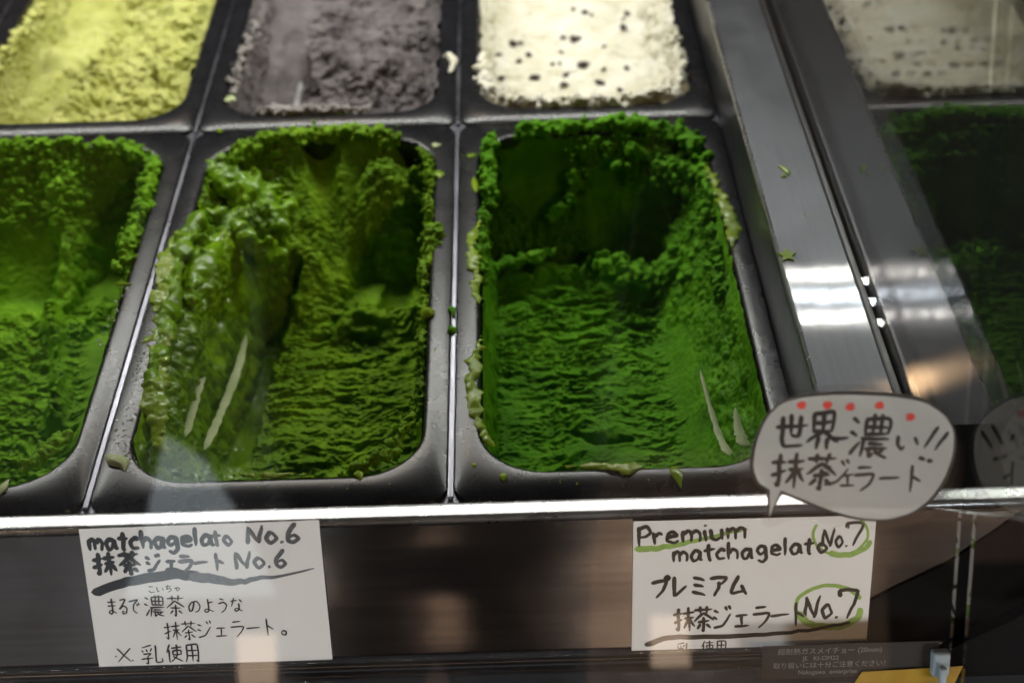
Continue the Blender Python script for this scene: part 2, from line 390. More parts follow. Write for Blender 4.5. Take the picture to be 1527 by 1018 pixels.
# --- deep green, beside the rail
def H3(x, y, d):
    floor = -86+10*ss(60, 146, x)*ss(300, 60, y)+4*fbm(x/60, y/60, 3.3, 2)-0*y
    floor = floor+14*ss(70, 0, y)
    wl = np.full_like(x, 5.)+2*noise(y/30, x*0, 4)
    wr = 24+8*noise(y/25., x*0+.5, 7)+8*ss(120, 260, y)
    wf = 30+16*np.exp(-((x-128)/26)**2)+7*noise(x/22., x*0, 9.)
    wn = np.full_like(x, 14.)
    z = walls(x, y, d, floor, wl, wr, wf, wn, 1+2*noise(x/12, y/12, 5.), p=1.15, jag=4, seed=11)
    z = smax(z, floor+70*np.clip(1-(LX-x)/52., 0, 1)**2.4, 3.)
    # ledges across the foot of the far wall
    dd, ex, sd = seg(x, y, [(4, 262), (30, 268), (52, 276), (64, 268), (74, 280), (88, 262), (104, 250), (118, 262), (134, 236), (146, 230)])
    z = z+(11+6*noise(x/9, y/9, 3))*np.exp(-(dd/(5+2*noise(x/14, y*0, 2)))**2)*ss(-6, -40, z)
    # the big spoon hollow in the far wall and smaller ones
    for cx, cz, rx, rz, dp in ((42, -28, 27, 30, 13), (84, -44, 15, 30, 10), (118, -52, 20, 22, 11)):
        pass
    # slit in the floor
    dd, ex, sd = seg(x, y, [(52, 122, 1.), (66, 112, 3.5), (84, 108, .6)])
    z = z-9*np.exp(-(dd/(ex[..., 0]+.6))**2)
    dd2, _, _ = seg(x, y, [(56, 108), (70, 98), (80, 92)])
    z = z+2.0*np.exp(-(dd2/11)**2)
    H3.slit = np.exp(-(dd2/12)**2)
    H3.flat = np.exp(-((x-60)/9.)**2)*ss(120, 70, y)*.6
    def fld(P, n):
        X, Y, Z = P[..., 0], P[..., 1], P[..., 2]
        steep = 1-np.clip(n[..., 2], 0, 1)
        floorm = ss(.62, .93, n[..., 2])*ss(292, 262, Y)
        rp = ripples(X, Y, 1, lx=30, ly=10., curve=.0018*(X-60)**2)
        amp = (2.6+1.6*ss(140, 240, Y))*floorm*(1-.85*H3.slit)*(1-H3.flat)*(.75+.6*noise(X/35, Y/35, 1))
        h = rp*amp*1.5
        o = n*h[..., None]; o[..., 1] -= h*.95
        # far wall: scooped hollows, y displacement as a function of x and height
        far = ss(LY-60, LY-34, Y)*ss(.25, .6, steep)
        fw = np.zeros_like(X)
        for cx, cz, rx, rz, dp in ((40, -26, 28, 32, 15), (83, -50, 15, 34, 12), (112, -50, 22, 24, 13), (12, -14, 10, 16, 4)):
            q = 1-((X-cx)/rx)**2-((Z-cz)/rz)**2
            fw = np.maximum(fw, dp*np.sqrt(np.clip(q, 0, 1)))
        crumb = puff(X/8.5, Y/8.5, Z/8.5, 4, .62)
        rough = 1-ss(1, 9, fw)
        fw2 = fw-7*rough*(.45+.5*np.clip(crumb, -1, 1.4))
        o[..., 1] += far*fw2
        o[..., 2] += far*rough*2.0*crumb
        # lumps on the right wall and where the ledges are
        rt = ss(38, 12, LX-X)*ss(110, 190, Y)*ss(-80, -62, Z)
        led = ss(225, 245, Y)*ss(300, 288, Y)*ss(-84, -76, Z)
        cr = (rt*.9*ss(-.3, .4, noise(X/22, Y/22, Z/22))+led*.8)
        o += n*(cr*1.5*crumb)[..., None]
        lt = ss(16, 3, X)*ss(-60, -10, Z)
        o += n*(lt*1.2*crumb)[..., None]
        o += n*(.55*fbm(X/3.0, Y/3.0, Z/3.0, 3)*(1-.7*ss(3, 10, fw)*far))[..., None]
        return o
    return z, fld
H3.wet = lambda x, y, P: .0*x+.35*ss(24, 6, LX-x)*ss(180, 120, y)

# --- olive green, left of it
def H2(x, y, d):
    floor = -84+6*ss(30, 60, x)+4*fbm(x/60, y/60, 13.3, 2)+12*ss(60, 0, y)
    wf = np.interp(x, [0, 20, 34, 50, 66, 84, 100, 116, 132, 146], [60, 62, 78, 92, 96, 84, 60, 42, 30, 22])
    wl = np.interp(y, [0, 60, 100, 150, 230, 262, 290, 321], [32, 32, 22, 12, 12, 20, 24, 24])
    wr = 8+3*noise(y/20., x*0+.5, 17)
    wn = np.full_like(x, 14.)
    top = 1+2*noise(x/12, y/12, 15.)
    z = walls(x, y, d, floor, wl*1., wr, wf, wn, top, p=1.0, jag=5, seed=21)
    # long scooped trough from the far rim down to the right
    dd, ex, sd = seg(x, y, [(70, 318, -14), (74, 296, -30), (82, 270, -52), (92, 246, -68), (104, 226, -78)])
    wd = np.where(sd > 0, 15., 17.)
    z = np.minimum(z, ex[..., 0]+(dd/wd)**2*20)
    # dark hollow on the right
    dd, ex, sd = seg(x, y, [(124, 300, -46), (122, 270, -76), (118, 238, -84)])
    z = np.minimum(z, ex[..., 0]+(dd/17)**3*26)
    # dark trench beside the left mass
    dd, ex, sd = seg(x, y, [(44, 256, -74), (38, 234, -98), (33, 200, -108), (30, 160, -106), (30, 112, -94)])
    z = np.minimum(z, ex[..., 0]+(dd/13.5)**5*16)
    # a smooth ledge with a lip, low right
    dd, ex, sd = seg(x, y, [(92, 214), (112, 218), (140, 222)])
    z = z+12*np.exp(-(dd/10)**2)*(1+.3*noise(x/10, y/10, 2))
    # lumps along the far rim
    for cx, cy, r, h in ((112, 304, 18, 26), (132, 306, 13, 20), (30, 300, 16, 12), (14, 282, 12, 8)):
        q = ((x-cx)/r)**2+((y-cy)/r)**2
        z = smax(z, -34+h+4*noise(x/7, y/7, 4)-q*14, 4.)
    # left mass crest
    dd, ex, sd = seg(x, y, [(0, 50, -26), (1, 90, -14), (3, 130, -8), (7, 175, -5), (12, 220, -2), (18, 246, -2), (38, 262, -10)])
    z = smax(z, ex[..., 0]-(dd/6.5)**2*12+2*noise(x/9, y/20, 8), 5.)
    def fld(P, n):
        X, Y, Z = P[..., 0], P[..., 1], P[..., 2]
        floorm = ss(.35, .8, n[..., 2])*ss(250, 225, Y)*ss(34, 50, X)
        rp = ripples(X, Y, 5, lx=30, ly=10.5, curve=-.0024*(X-90)**2)
        h = rp*4.3*floorm*(.8+.5*noise(X/35, Y/35, 31))
        o = n*h[..., None]; o[..., 1] -= h*.95
        crumb = puff(X/8., Y/8., Z/8., 4, .6)
        tl = ss(62, 40, X)*ss(225, 262, Y)*.6
        tr = ss(92, 104, X)*ss(258, 280, Y)*ss(-46, -34, Z)
        rw = ss(20, 4, LX-X)*ss(60, 130, Y)
        o += n*(crumb*(tl*4.2+tr*2.0+rw*2.4))[..., None]
        # slope in the middle: torn texture
        mid = ss(34, 48, X)*ss(200, 225, Y)*ss(300, 280, Y)*ss(108, 96, X)
        o += n*(mid*2.2*ripples(X, Y, 9, lx=20, ly=13))[..., None]
        # curl: the crest of the left mass leans over the trench
        lm = ss(34, 18, X)*ss(40, 90, Y)*ss(270, 235, Y)
        o[..., 0] += lm*7*ss(-40, -6, Z)*ss(4, 12, X)
        o += n*(lm*3.2*noise(X/16, Y/34, Z/16))[..., None]+n*(lm*1.3*fbm(X/7, Y/9, Z/7, 2))[..., None]
        o += n*(.5*fbm(X/3.0, Y/3.0, Z/3.0, 3)*(1-.6*lm))[..., None]
        return o
    return z, fld
H2.wet = lambda x, y, P: np.clip(ss(50, 30, x)*ss(290, 240, y)+ss(60, 45, x)*ss(245, 275, y)*.7, 0, 1)

# --- bright green at the left edge
def H1(x, y, d):
    floor = -78+6*fbm(x/60, y/60, 23.3, 2)+12*ss(60, 0, y)
    wf = np.interp(x, [0, 40, 70, 84, 100, 120, 146], [50, 70, 66, 90, 46, 34, 24])
    wr = np.interp(y, [0, 120, 180, 250, 321], [8, 14, 26, 10, 10])
    z = walls(x, y, d, floor, np.full_like(x, 12.), wr, wf, np.full_like(x, 14.), 1+2*noise(x/12, y/12, 25.), p=1.1, jag=5, seed=31)
    dd, ex, sd = seg(x, y, [(74, 300), (78, 262), (74, 232), (86, 196), (96, 160), (98, 130)])
    z = z+13*np.exp(-np.abs(dd/6)**1.6)*(1+.4*noise(x/8, y/8, 3))
    dd, ex, sd = seg(x, y, [(112, 290, -44), (112, 262, -70), (108, 230, -82)])
    z = np.minimum(z, ex[..., 0]+(dd/18)**3*26)
    dd, ex, sd = seg(x, y, [(52, 296, -20), (54, 268, -50), (50, 240, -64)])
    z = np.minimum(z, ex[..., 0]+(dd/17)**2*20)
    H1.sm = np.exp(-(seg(x, y, [(112, 200), (124, 160), (128, 110)])[0]/15)**4)
    z = z+7*H1.sm
    def fld(P, n):
        X, Y, Z = P[..., 0], P[..., 1], P[..., 2]
        floorm = ss(.5, .85, n[..., 2])*ss(262, 225, Y)*(1-.9*H1.sm)
        h = ripples(X, Y, 15, lx=30, ly=12., curve=-.002*(X-90)**2)*4.4*floorm
        o = n*h[..., None]; o[..., 1] -= h*.8
        crumb = puff(X/8., Y/8., Z/8., 4, .62)
        m = ss(270, 292, Y)*.9+ss(14, 4, LX-X)*ss(150, 200, Y)
        o += n*(crumb*2.8*m*ss(-50, -30, Z))[..., None]
        o += n*(.5*fbm(X/3.0, Y/3.0, Z/3.0, 3)*(1-.7*H1.sm))[..., None]
        return o
    return z, fld

# --- pale yellow green, back left
def HY(x, y, d):
    floor = -42+12*fbm(x/40, y/40, 41., 3)+14*ss(60, 0, y)+10*ss(60, 110, x)*ss(40, 120, y)
    z = walls(x, y, d, floor, np.full_like(x, 10.), np.full_like(x, 18.), np.full_like(x, 20.), np.full_like(x, 10.), -1+1.5*noise(x/14, y/14, 5.), p=1.5, jag=4, seed=41)
    dd, ex, sd = seg(x, y, [(10, 30, -46), (22, 80, -58), (36, 140, -52)])
    z = np.minimum(z, ex[..., 0]+np.where(sd > 0, (dd/11)**2*12, (dd/20)**2*14))
    dd, ex, sd = seg(x, y, [(44, 60), (50, 90), (62, 120), (60, 160)])
    z = z+15*np.exp(-(dd/9)**2)*np.where(sd > 0, 1, .8)
    HY.s = ss(70, 40, x)
    def fld(P, n):
        X, Y, Z = P[..., 0], P[..., 1], P[..., 2]
        h = ripples(X, Y, 25, lx=18, ly=9, curve=.003*(X-60)**2)*5.*(.12+.75*ss(40, 62, X))*ss(2, 14, d)
        o = n*h[..., None]; o[..., 1] -= h*.4
        o += n*(4.*fbm(X/20, Y/20, Z/20, 4, g=.42)*(.2+.8*ss(36, 60, X)))[..., None]
        o += n*(puff(X/6, Y/6, Z/6, 3)*2.2*ss(12, 2, X))[..., None]
        return o
    return z, fld
# --- grey, back middle
def HG(x, y, d):
    floor = -46+8*fbm(x/50, y/50, 51., 3)+18*ss(60, 0, y)+14*ss(100, 180, y)
    z = walls(x, y, d, floor, 14+4*noise(y/20, x*0, 6), np.full_like(x, 12.), np.full_like(x, 20.), np.full_like(x, 12.), 0+2*noise(x/10, y/10, 5.), p=1.3, jag=5, seed=51)
    dd, ex, sd = seg(x, y, [(34, 10, -40), (36, 60, -58), (34, 120, -56), (30, 180, -40)])
    z = np.minimum(z, ex[..., 0]+(dd/16)**2*18)
    dd, ex, sd = seg(x, y, [(52, 150), (70, 120), (96, 128), (130, 100)])
    z = z+10*np.exp(-(dd/12)**2)
    def fld(P, n):
        X, Y, Z = P[..., 0], P[..., 1], P[..., 2]
        h = ripples(X, Y, 35, lx=24, ly=12)*4.2*ss(30, 50, X)*ss(2, 14, d)
        o = n*h[..., None]; o[..., 1] -= h*.4
        o += n*(3.8*puff(X/20, Y/20, Z/20, 4, .42)*(.25+.75*ss(30, 60, X)))[..., None]
        return o
    return z, fld
# --- cream, back right
def HC(x, y, d):
    floor = -52+6*fbm(x/50, y/50, 61., 3)+22*ss(70, 10, y)+10*ss(60, 140, x)
    z = walls(x, y, d, floor, 12+4*noise(y/20, x*0, 6), 22+5*noise(y/14, x*0, 6), np.full_like(x, 20.), 20+6*noise(x/14, y*0, 9), 1+2.5*noise(x/9, y/9, 5.), p=1.5, jag=4, seed=61)
    def fld(P, n):
        X, Y, Z = P[..., 0], P[..., 1], P[..., 2]
        e = ss(26, 8, d)
        o = n*(3.4*fbm(X/22, Y/16, Z/22, 3)+2.2*e*puff(X/14, Y/14, Z/14, 3, .45)*ss(40, 70, X)+.7*e*fbm(X/4, Y/4, Z/4, 2))[..., None]
        o += n*(.8*fbm(X/5, Y/5, Z/5, 3))[..., None]
        return o
    return z, fld
HC.wet = lambda x, y, P: np.full_like(x, .35)
def HB(x, y, d):
    z = -20+8*fbm(x/30, y/30, 71., 3)+14*ss(14, 0, d)
    def fld(P, n):
        X, Y, Z = P[..., 0], P[..., 1], P[..., 2]
        return n*(2.2*puff(X/7, Y/7, Z/7, 4))[..., None]
    return z, fld

def org(c, r, dx=0): return ((c*PW+OX0)*MM+dx, (r*PD+OY0)*MM, 0)

# crumb masses along the rims: lumps fused by a voxel remesh and roughened
def crumbs(name, lumps, mat, parent, org_, voxel=.75, rough=1.0, seed=0, wet=0.0, smooth=0, squash=1.):
    rs = np.random.RandomState(seed)
    ico = bmesh.new(); bmesh.ops.create_icosphere(ico, subdivisions=1, radius=1)
    iv = np.array([v.co[:] for v in ico.verts]); ifc = np.array([[v.index for v in f.verts] for f in ico.faces]); ico.free()
    Vs, Fs, k = [], [], 0
    for (x, y, z, r) in lumps:
        s = r*rs.uniform(.75, 1.25, 3)*np.array([1, 1, squash])
        v = iv*s*(1+.25*rs.normal(size=(len(iv), 1))); a = rs.uniform(0, 6.28); c, q = math.cos(a), math.sin(a)
        v = v@np.array([[c, -q, 0], [q, c, 0], [0, 0, 1]])+np.array([x, y, z])
        Vs.append(v); Fs.append(ifc+k); k += len(iv)
    V = np.concatenate(Vs); Fc = np.concatenate(Fs)
    me = bpy.data.meshes.new('tmp'); me.from_pydata(V.tolist(), [], Fc.tolist())
    t = bpy.data.objects.new('tmp', me); COL.objects.link(t)
    md = t.modifiers.new('r', 'REMESH'); md.mode = 'VOXEL'; md.voxel_size = voxel; md.use_smooth_shade = True
    dg = bpy.context.evaluated_depsgraph_get(); dg.update(); ev = t.evaluated_get(dg)
    m2 = bpy.data.meshes.new_from_object(ev)
    n = len(m2.vertices); co = np.empty(n*3, np.float32); m2.vertices.foreach_get('co', co); co = co.reshape(-1, 3).astype(float)
    no = np.empty(n*3, np.float32); m2.vertices.foreach_get('normal', no); no = no.reshape(-1, 3)
    if True:
        bs = bmesh.new(); bs.from_mesh(m2)
        for _ in range(smooth or (45 if wet > .5 else 4)): bmesh.ops.smooth_vert(bs, verts=bs.verts[:], factor=.5, use_axis_x=True, use_axis_y=True, use_axis_z=True)
        bs.to_mesh(m2); bs.free(); m2.update()
        m2.vertices.foreach_get('co', (c2_ := np.empty(n*3, np.float32))); co = c2_.reshape(-1, 3).astype(float)
        m2.vertices.foreach_get('normal', (n2_ := np.empty(n*3, np.float32))); no = n2_.reshape(-1, 3)
        q_ = 2.4
    else: q_ = 1.
    if smooth: h = rough*.45*(fbm(co[:, 0]/9, co[:, 1]/9, co[:, 2]/9, 3)+.5*puff(co[:, 0]/5, co[:, 1]/5, co[:, 2]/5, 2))
    elif wet > .5: h = rough*(2.0*fbm(co[:, 0]/10, co[:, 1]/24, co[:, 2]/10, 2)+.9*(1-2.6*np.abs(noise(co[:, 0]/8, co[:, 1]/30, co[:, 2]/8)))+.3*fbm(co[:, 0]/2.5, co[:, 1]/2.5, co[:, 2]/2.5, 2))
    else: h = rough*(.25+1.0*ss(-.25, .35, noise(co[:, 0]/17, co[:, 1]/17, co[:, 2]/17)))*(.85*puff(co[:, 0]/4.6, co[:, 1]/4.6, co[:, 2]/4.6, 4, .6)+1.0*fbm(co[:, 0]/11, co[:, 1]/11, co[:, 2]/11, 2)-.2)
    co = (co+no*h[:, None])*MM
    m2.vertices.foreach_set('co', co.astype(np.float32).ravel()); m2.update()
    m2.polygons.foreach_set('use_smooth', np.ones(len(m2.polygons), dtype=bool))
    at = m2.attributes.new('wet', 'FLOAT', 'POINT'); at.data.foreach_set('value', np.full(n, wet, np.float32))
    m2.materials.clear(); m2.materials.append(mat); m2.name = name
    bpy.data.objects.remove(t); bpy.data.meshes.remove(me)
    o = bpy.data.objects.new(name, m2); COL.objects.link(o); o.location = org_
    o.parent = parent
    return o
def along(pts, n, spread, zr, rr, seed, inward=0.):
    """random lumps round a polyline (x,y,z)"""
    rs = np.random.RandomState(seed); pts = np.array(pts, float)
    L = np.concatenate([[0], np.cumsum(np.linalg.norm(np.diff(pts[:, :2], axis=0), axis=1))])
    out = []
    for i in range(int(n*1.7)):
        s = rs.uniform(0, L[-1]); p = [np.interp(s, L, pts[:, k]) for k in range(3)]
        r = (rr[0]+(rr[1]*1.2-rr[0])*rs.uniform()**2.2)*.92
        out.append((p[0]+rs.normal()*spread, p[1]+rs.normal()*spread, p[2]+rs.uniform(*zr), r))
    return out

def build_gelato(name, label, H, mat, c, r, lumps=(), dx=0, **kw):
    root = empty(name, (0, 0, 0), label, 'gelato', 'gelato filling the pans')
    o = sheet('gelato_mass', H, mat, root, org(c, r, dx), **kw)
    for i, (lp, rg, wet) in enumerate(lumps):
        cr = crumbs('rim_crumbs', lp, mat, root, org(c, r, dx), rough=rg, seed=i+5, wet=wet)
        cr['kind'] = 'stuff'
        if H is HG: cr.data.materials.clear(); cr.data.materials.append(GGL)
    return root

l3 = [(along([(6, 250, -2), (5, 296, 0), (10, 316, 2)], 130, 2.2, (-6, 6), (1., 3.2), 1)
       + along([(26, 324, 2), (60, 326, 2), (100, 325, 3), (126, 318, 2), (142, 296, 1)], 340, 2.8, (-5, 5), (1.2, 3.4), 2)
       + along([(92, 316, -8), (108, 314, -12), (126, 304, -12), (136, 284, -10)], 190, 5., (-16, 4), (1.5, 4.2), 3)
       + along([(143, 290, -2), (141, 240, -6), (140, 200, -12), (142, 150, -14)], 250, 3.2, (-14, 4), (1.2, 3.8), 4)
       + along([(60, 310, -6), (64, 306, -24), (58, 300, -38), (46, 296, -46)], 90, 2.4, (-4, 4), (1., 2.8), 5)
       + along([(2, 170, -2), (1, 200, 0), (3, 240, -2)], 90, 1.6, (-8, 3), (1., 3.), 6), 1.0, .0),
      (along([(78, 266, -62), (90, 256, -60), (104, 244, -64), (116, 252, -58), (130, 232, -52), (138, 214, -46)], 200, 4.2, (-6, 4), (1.4, 3.8), 7)
       + along([(2, 262, -66), (24, 270, -64), (48, 276, -62)], 90, 2.2, (-3, 3), (1., 2.6), 8), 1.0, .0)]
g3 = build_gelato('matcha_gelato', 'deep green gelato scraped into a hollow, beside the steel rail', H3, G3, 0, 0, l3)
_rs2 = np.random.RandomState(77)
hook = [(x+_rs2.normal()*2, y+_rs2.normal()*3, z+_rs2.normal()*1.5, _rs2.uniform(3.5, 7)) for x, y, z in
        [(np.interp(t, [0, .5, 1], [12, 28, 50]), np.interp(t, [0, .5, 1], [248, 226, 232]), np.interp(t, [0, .5, 1], [-4, -12, -26])) for t in np.linspace(0, 1, 34)]] + \
       [(_rs2.uniform(4, 13), _rs2.uniform(150, 236), _rs2.uniform(-10, -3), _rs2.uniform(3, 5)) for _ in range(34)]
l2 = [(along([(12, 300, 0), (34, 320, 3), (60, 324, 3), (96, 325, 3), (120, 320, 1)], 330, 2.8, (-5, 5), (1.2, 3.2), 11)
       + along([(139, 306, 0), (144, 270, 0), (144, 220, -1), (143, 170, -3), (144, 120, -6), (142, 60, -10), (128, 18, -3), (108, 5, -2)], 460, 1.8, (-8, 3), (.9, 2.6), 12)
       + along([(146, 215, 0), (149, 205, 1), (146, 188, -4), (144, 170, -10)], 120, 2.4, (-6, 4), (1.2, 3.4), 13), 1.0, .1),
      (along([(6, 290, -3), (18, 286, -8), (34, 282, -14), (42, 262, -20)], 200, 6., (-8, 3), (2.4, 5.2), 14)
       + along([(2, 240, 0), (0, 210, 1), (-3, 180, 1), (0, 150, 0), (2, 110, -2), (-1, 90, 0), (2, 70, -2)], 200, 2.0, (-6, 1), (2.2, 4.6), 15), .7, .9), (hook, 1.0, .9)]
g2 = build_gelato('matcha_gelato', 'olive green gelato with a wet glossy mass on its left side', H2, G2, -1, 0, l2)
l1 = [(along([(20, 322, 2), (70, 325, 2), (118, 320, 1), (140, 300, 0), (142, 250, -1), (138, 205, -3)], 400, 2.6, (-8, 4), (1.2, 3.4), 21)
       + along([(139, 222, 0), (142, 200, 1), (137, 180, -2)], 70, 2.4, (-4, 3), (1.2, 3.), 22)
       + along([(122, 18, -4), (138, 44, -6)], 80, 2., (-4, 2), (1.2, 3.), 23), 1., 0.)]
g1 = build_gelato('matcha_gelato', 'bright green gelato at the left edge of the picture', H1, G1, -2, 0, l1)
ly_ = [(along([(3, 30, 0), (3, 70, 1), (6, 120, 1), (16, 170, 2)], 240, 2., (-6, 5), (1., 3.), 31), 1., 0.)]
gy = build_gelato('green_tea_gelato', 'pale yellow green gelato in the back row', HY, GY, -2, 1, ly_, coarse=.9, fine=.5)
lg = [(along([(24, 6, 0), (60, 1, 1), (100, 2, 0)], 220, 2., (-4, 3), (1., 3.), 41)
       + along([(3, 40, 0), (4, 90, 0), (10, 140, 1)], 130, 2., (-5, 3), (1., 2.6), 42), 1., 0.)]
GGL = gelato_mat('pale sesame crumbs', (.16, .145, .14), (.24, .22, .21), (.34, .32, .31))
gg = build_gelato('sesame_gelato', 'dull grey gelato between the yellow green and the cream', HG, GG, -1, 1, lg, coarse=.9, fine=.5)
lc = [(along([(3, 70, 0), (4, 30, 0), (20, 8, 0), (50, 2, 0), (100, 2, 1), (134, 14, 1), (141, 40, 2), (141, 90, 2)], 420, 1.8, (-5, 4), (1.4, 4.), 51), .7, .3)]
gc = build_gelato('cream_gelato', 'cream white gelato speckled with dark brown chips', HC, GC, 0, 1, lc, coarse=.9, fine=.5)
gb = build_gelato('caramel_gelato', 'brown gelato just showing in the top left corner', HB, GB, -3, 1, (), coarse=1.6, fine=1.2)

def ray_down(root, x, y):
    """height of a gelato mass at a point (metres)"""
    o = [c_ for c_ in root.children if c_.name.startswith('gelato_mass')][0]; me = o.data
    if not hasattr(ray_down, 'c'): ray_down.c = {}
    if o.name not in ray_down.c:
        n = len(me.vertices); co = np.empty(n*3, np.float32); me.vertices.foreach_get('co', co); ray_down.c[o.name] = co.reshape(-1, 3)
    co = ray_down.c[o.name]; d = (co[:, 0]-(x-o.location.x))**2+(co[:, 1]-(y-o.location.y))**2
    return co[d.argmin(), 2]
def blob(name, mat, parent, pts, seed=0, flat=.5, wet=1., sub=2, rough=.15):
    """one lumpy drop: ellipsoid stretched between points (x,y,z,r) in mm world"""
    bm = bmesh.new()
    bmesh.ops.create_icosphere(bm, subdivisions=sub, radius=1)
    co = np.array([v.co[:] for v in bm.verts]); bm_f = [[v.index for v in f.verts] for f in bm.faces]; bm.free()
    pts = np.array(pts, float); a, b = pts[0], pts[-1]
    t = (co[:, 1]+1)/2; ctr = np.stack([np.interp(t, np.linspace(0, 1, len(pts)), pts[:, k]) for k in range(4)], -1)
    rad = np.sqrt(np.clip(1-co[:, 1]**2, 0, 1)); ang = np.arctan2(co[:, 2], co[:, 0])
    nz = 1+rough*2*noise(co[:, 0]*1.7+seed, co[:, 1]*1.7, co[:, 2]*1.7)
    d = (b-a)[:2]; L = np.hypot(*d)+1e-6; perp = np.array([d[1], -d[0]])/L
    V = ctr[:, :3].copy(); w = rad*ctr[:, 3]*nz
    V[:, 0] += perp[0]*np.cos(ang)*w; V[:, 1] += perp[1]*np.cos(ang)*w; V[:, 2] += np.sin(ang)*w*flat
    me = bpy.data.meshes.new(name); me.from_pydata((V*MM).tolist(), [], bm_f); me.update()
    me.polygons.foreach_set('use_smooth', [True]*len(me.polygons))
    at = me.attributes.new('wet', 'FLOAT', 'POINT'); at.data.foreach_set('value', np.full(len(V), wet, np.float32))
    me.materials.append(mat); o = bpy.data.objects.new(name, me); COL.objects.link(o)
    if parent: o.parent = parent
    return o
# chips in the cream
rs = np.random.RandomState(9)
chips = [(55, 462, 3.4), (34, 415, 2.6), (45, 419, 2.4), (93, 478, 3.6), (104, 448, 3.), (66, 432, 1.8), (118, 436, 2), (60, 400, 1.6), (88, 404, 1.6), (78, 455, 2.6), (40, 520, 3.2), (52, 500, 2.6),
         (90, 520, 3.4), (112, 500, 2.4), (126, 470, 2.), (70, 490, 1.6), (30, 470, 2.2), (128, 522, 3), (28, 500, 2.0)]
for i in range(26): chips.append((rs.uniform(24, 140), rs.uniform(392, 580), rs.uniform(.7, 2.6)))
for i, (x, y, r) in enumerate(chips):
    y = 400+(y-400)*1.15+34; r *= 1.25
    z = ray_down(gc, x*MM, y*MM)/MM+r*.35
    a = rs.uniform(0, 3.1)
    dx, dy = math.cos(a)*r*.8, math.sin(a)*r*.8
    blob('chocolate_chip', RS, gc, [(x-dx, y-dy, z+.2, r), (x, y, z+.5, r*1.1), (x+dx, y+dy, z, r*.9)], seed=i, flat=.55, wet=0, rough=.35)

# melted drops and smears
SPL = 'small gelato spills on the pan rims and rail'
def spill(label, mat, pts, seed=0, flat=.45, wet=1., group=SPL, name='gelato_spill', rough=.15):
    o = blob(name, mat, None, pts, seed, flat, wet, sub=3, rough=rough); return tag(o, label, 'spill', group)
# thick wet overflow: overlapping soft lumps fused together
def overflow(parent, mat, pts, n, seed, rough=.5, voxel=.6, spread=.25):
    rs = np.random.RandomState(seed); pts = np.array(pts, float); t = np.linspace(0, 1, n); L = []
    for q in t:
        p = [np.interp(q, np.linspace(0, 1, len(pts)), pts[:, k]) for k in range(4)]
        L.append((p[0]+rs.normal()*p[3]*spread, p[1]+rs.normal()*spread, p[2]+rs.normal()*.2, p[3]*rs.uniform(.8, 1.15)))
    o = crumbs('melted_overflow', L, mat, parent, (0, 0, 0), voxel, rough, seed, 1., smooth=8, squash=.42); return o
overflow(g3, GS, [(158, 298, .5, 1.6), (160, 280, 1., 3.6), (162.5, 258, 1., 4.6), (164, 236, 1., 5.2), (163.4, 216, .6, 3.8), (162, 203, .3, 1.6)], 26, 1, .25)
overflow(g3, GS, [(15, 128, .4, 1.6), (12, 112, .8, 4.), (12, 96, .8, 5), (10, 78, .4, 5.4), (13, 60, .2, 5), (17, 46, -.6, 3), (21, 40, -1, 1.4)], 26, 2, .7)
overflow(g3, GS, [(56, 22.5, -.5, 1.6), (68, 22, .3, 3.), (80, 20.5, .8, 4.), (86, 16, .4, 2.6), (88, 20.5, .4, 3), (104, 22.5, -.5, 1.)], 26, 3, .9)
overflow(g3, GS, [(14, 240, 1, 2), (11, 224, 1, 3.4), (9, 206, 1.2, 4), (12, 190, 1, 4), (12, 170, 0, 3.4), (14, 158, 0, 2)], 26, 7, 1.2)
overflow(g2, GS, [(-106, 24, -.3, 1.2), (-92, 22.5, .3, 2.6), (-80, 22, .3, 2.6), (-68, 23, -.2, 1.2)], 18, 4, .7)
overflow(g2, GS, [(-168, 236, 1, 2.4), (-170, 214, 1, 4.4), (-167, 190, 1, 6), (-166, 168, 0, 6), (-162, 148, -1, 5), (-161, 128, -1, 6), (-158, 112, -2, 4)], 40, 5, 1.1)
overflow(g2, GS, [(-156, 108, -3, 4), (-157, 94, -1, 6.5), (-155, 80, -2, 6.5), (-151, 68, -4, 5), (-148, 54, -8, 4)], 26, 6, 1.)
spill('green drop with a pointed tail on the front rim near the speech bubble', GS, [(108, 20, .4, 3.), (109, 15, .6, 3.4), (110, 10, .4, 1.8), (110.5, 4.5, .2, .7)], 3)
spill('long upright pale green drop below the corner of the deep green gelato', GS, [(25.5, 19, .4, 2), (25.6, 15.5, .6, 2.), (25.6, 13, .3, 1.2)], 5)
spill('tiny round drop on the rim left of the deep green gelato', GS, [(11.4, 27, .2, .9), (11.4, 25, .3, 1.1), (11.4, 23.6, .2, .7)], 6)
spill('pale green drop hanging from the olive gelato at the front rim', GS, [(-45.5, 24, .2, 1.2), (-45, 21, .4, 2.6), (-43.5, 17, .2, 1.2)], 7)
spill('large pale spill at the front left corner of the middle pan', GP, [(-172, 41, .3, 2.5), (-166, 36, .8, 4.5), (-161, 33, .5, 3), (-160, 28, .3, 1.)], 8)
spill('long pale drop on the front rim at the left edge of the picture', GP, [(-216, 25, .3, 1.2), (-218, 18, .6, 2.4), (-221, 10, .3, 1.2)], 9)
spill('round yellow green drop by the pan corner, between grey and olive gelato', GS, [(-160.5, 357, .5, 1.), (-158, 357, 1.2, 2.8), (-155.5, 357.5, .5, 1.)], 10)
spill('green crumb on the steel divider beside the middle pan, the upper one', G3, [(-2.2, 156, 0, 1.), (-1, 152, .6, 1.8), (0, 146, .6, 1.2)], 11, .8, 0, rough=.6)
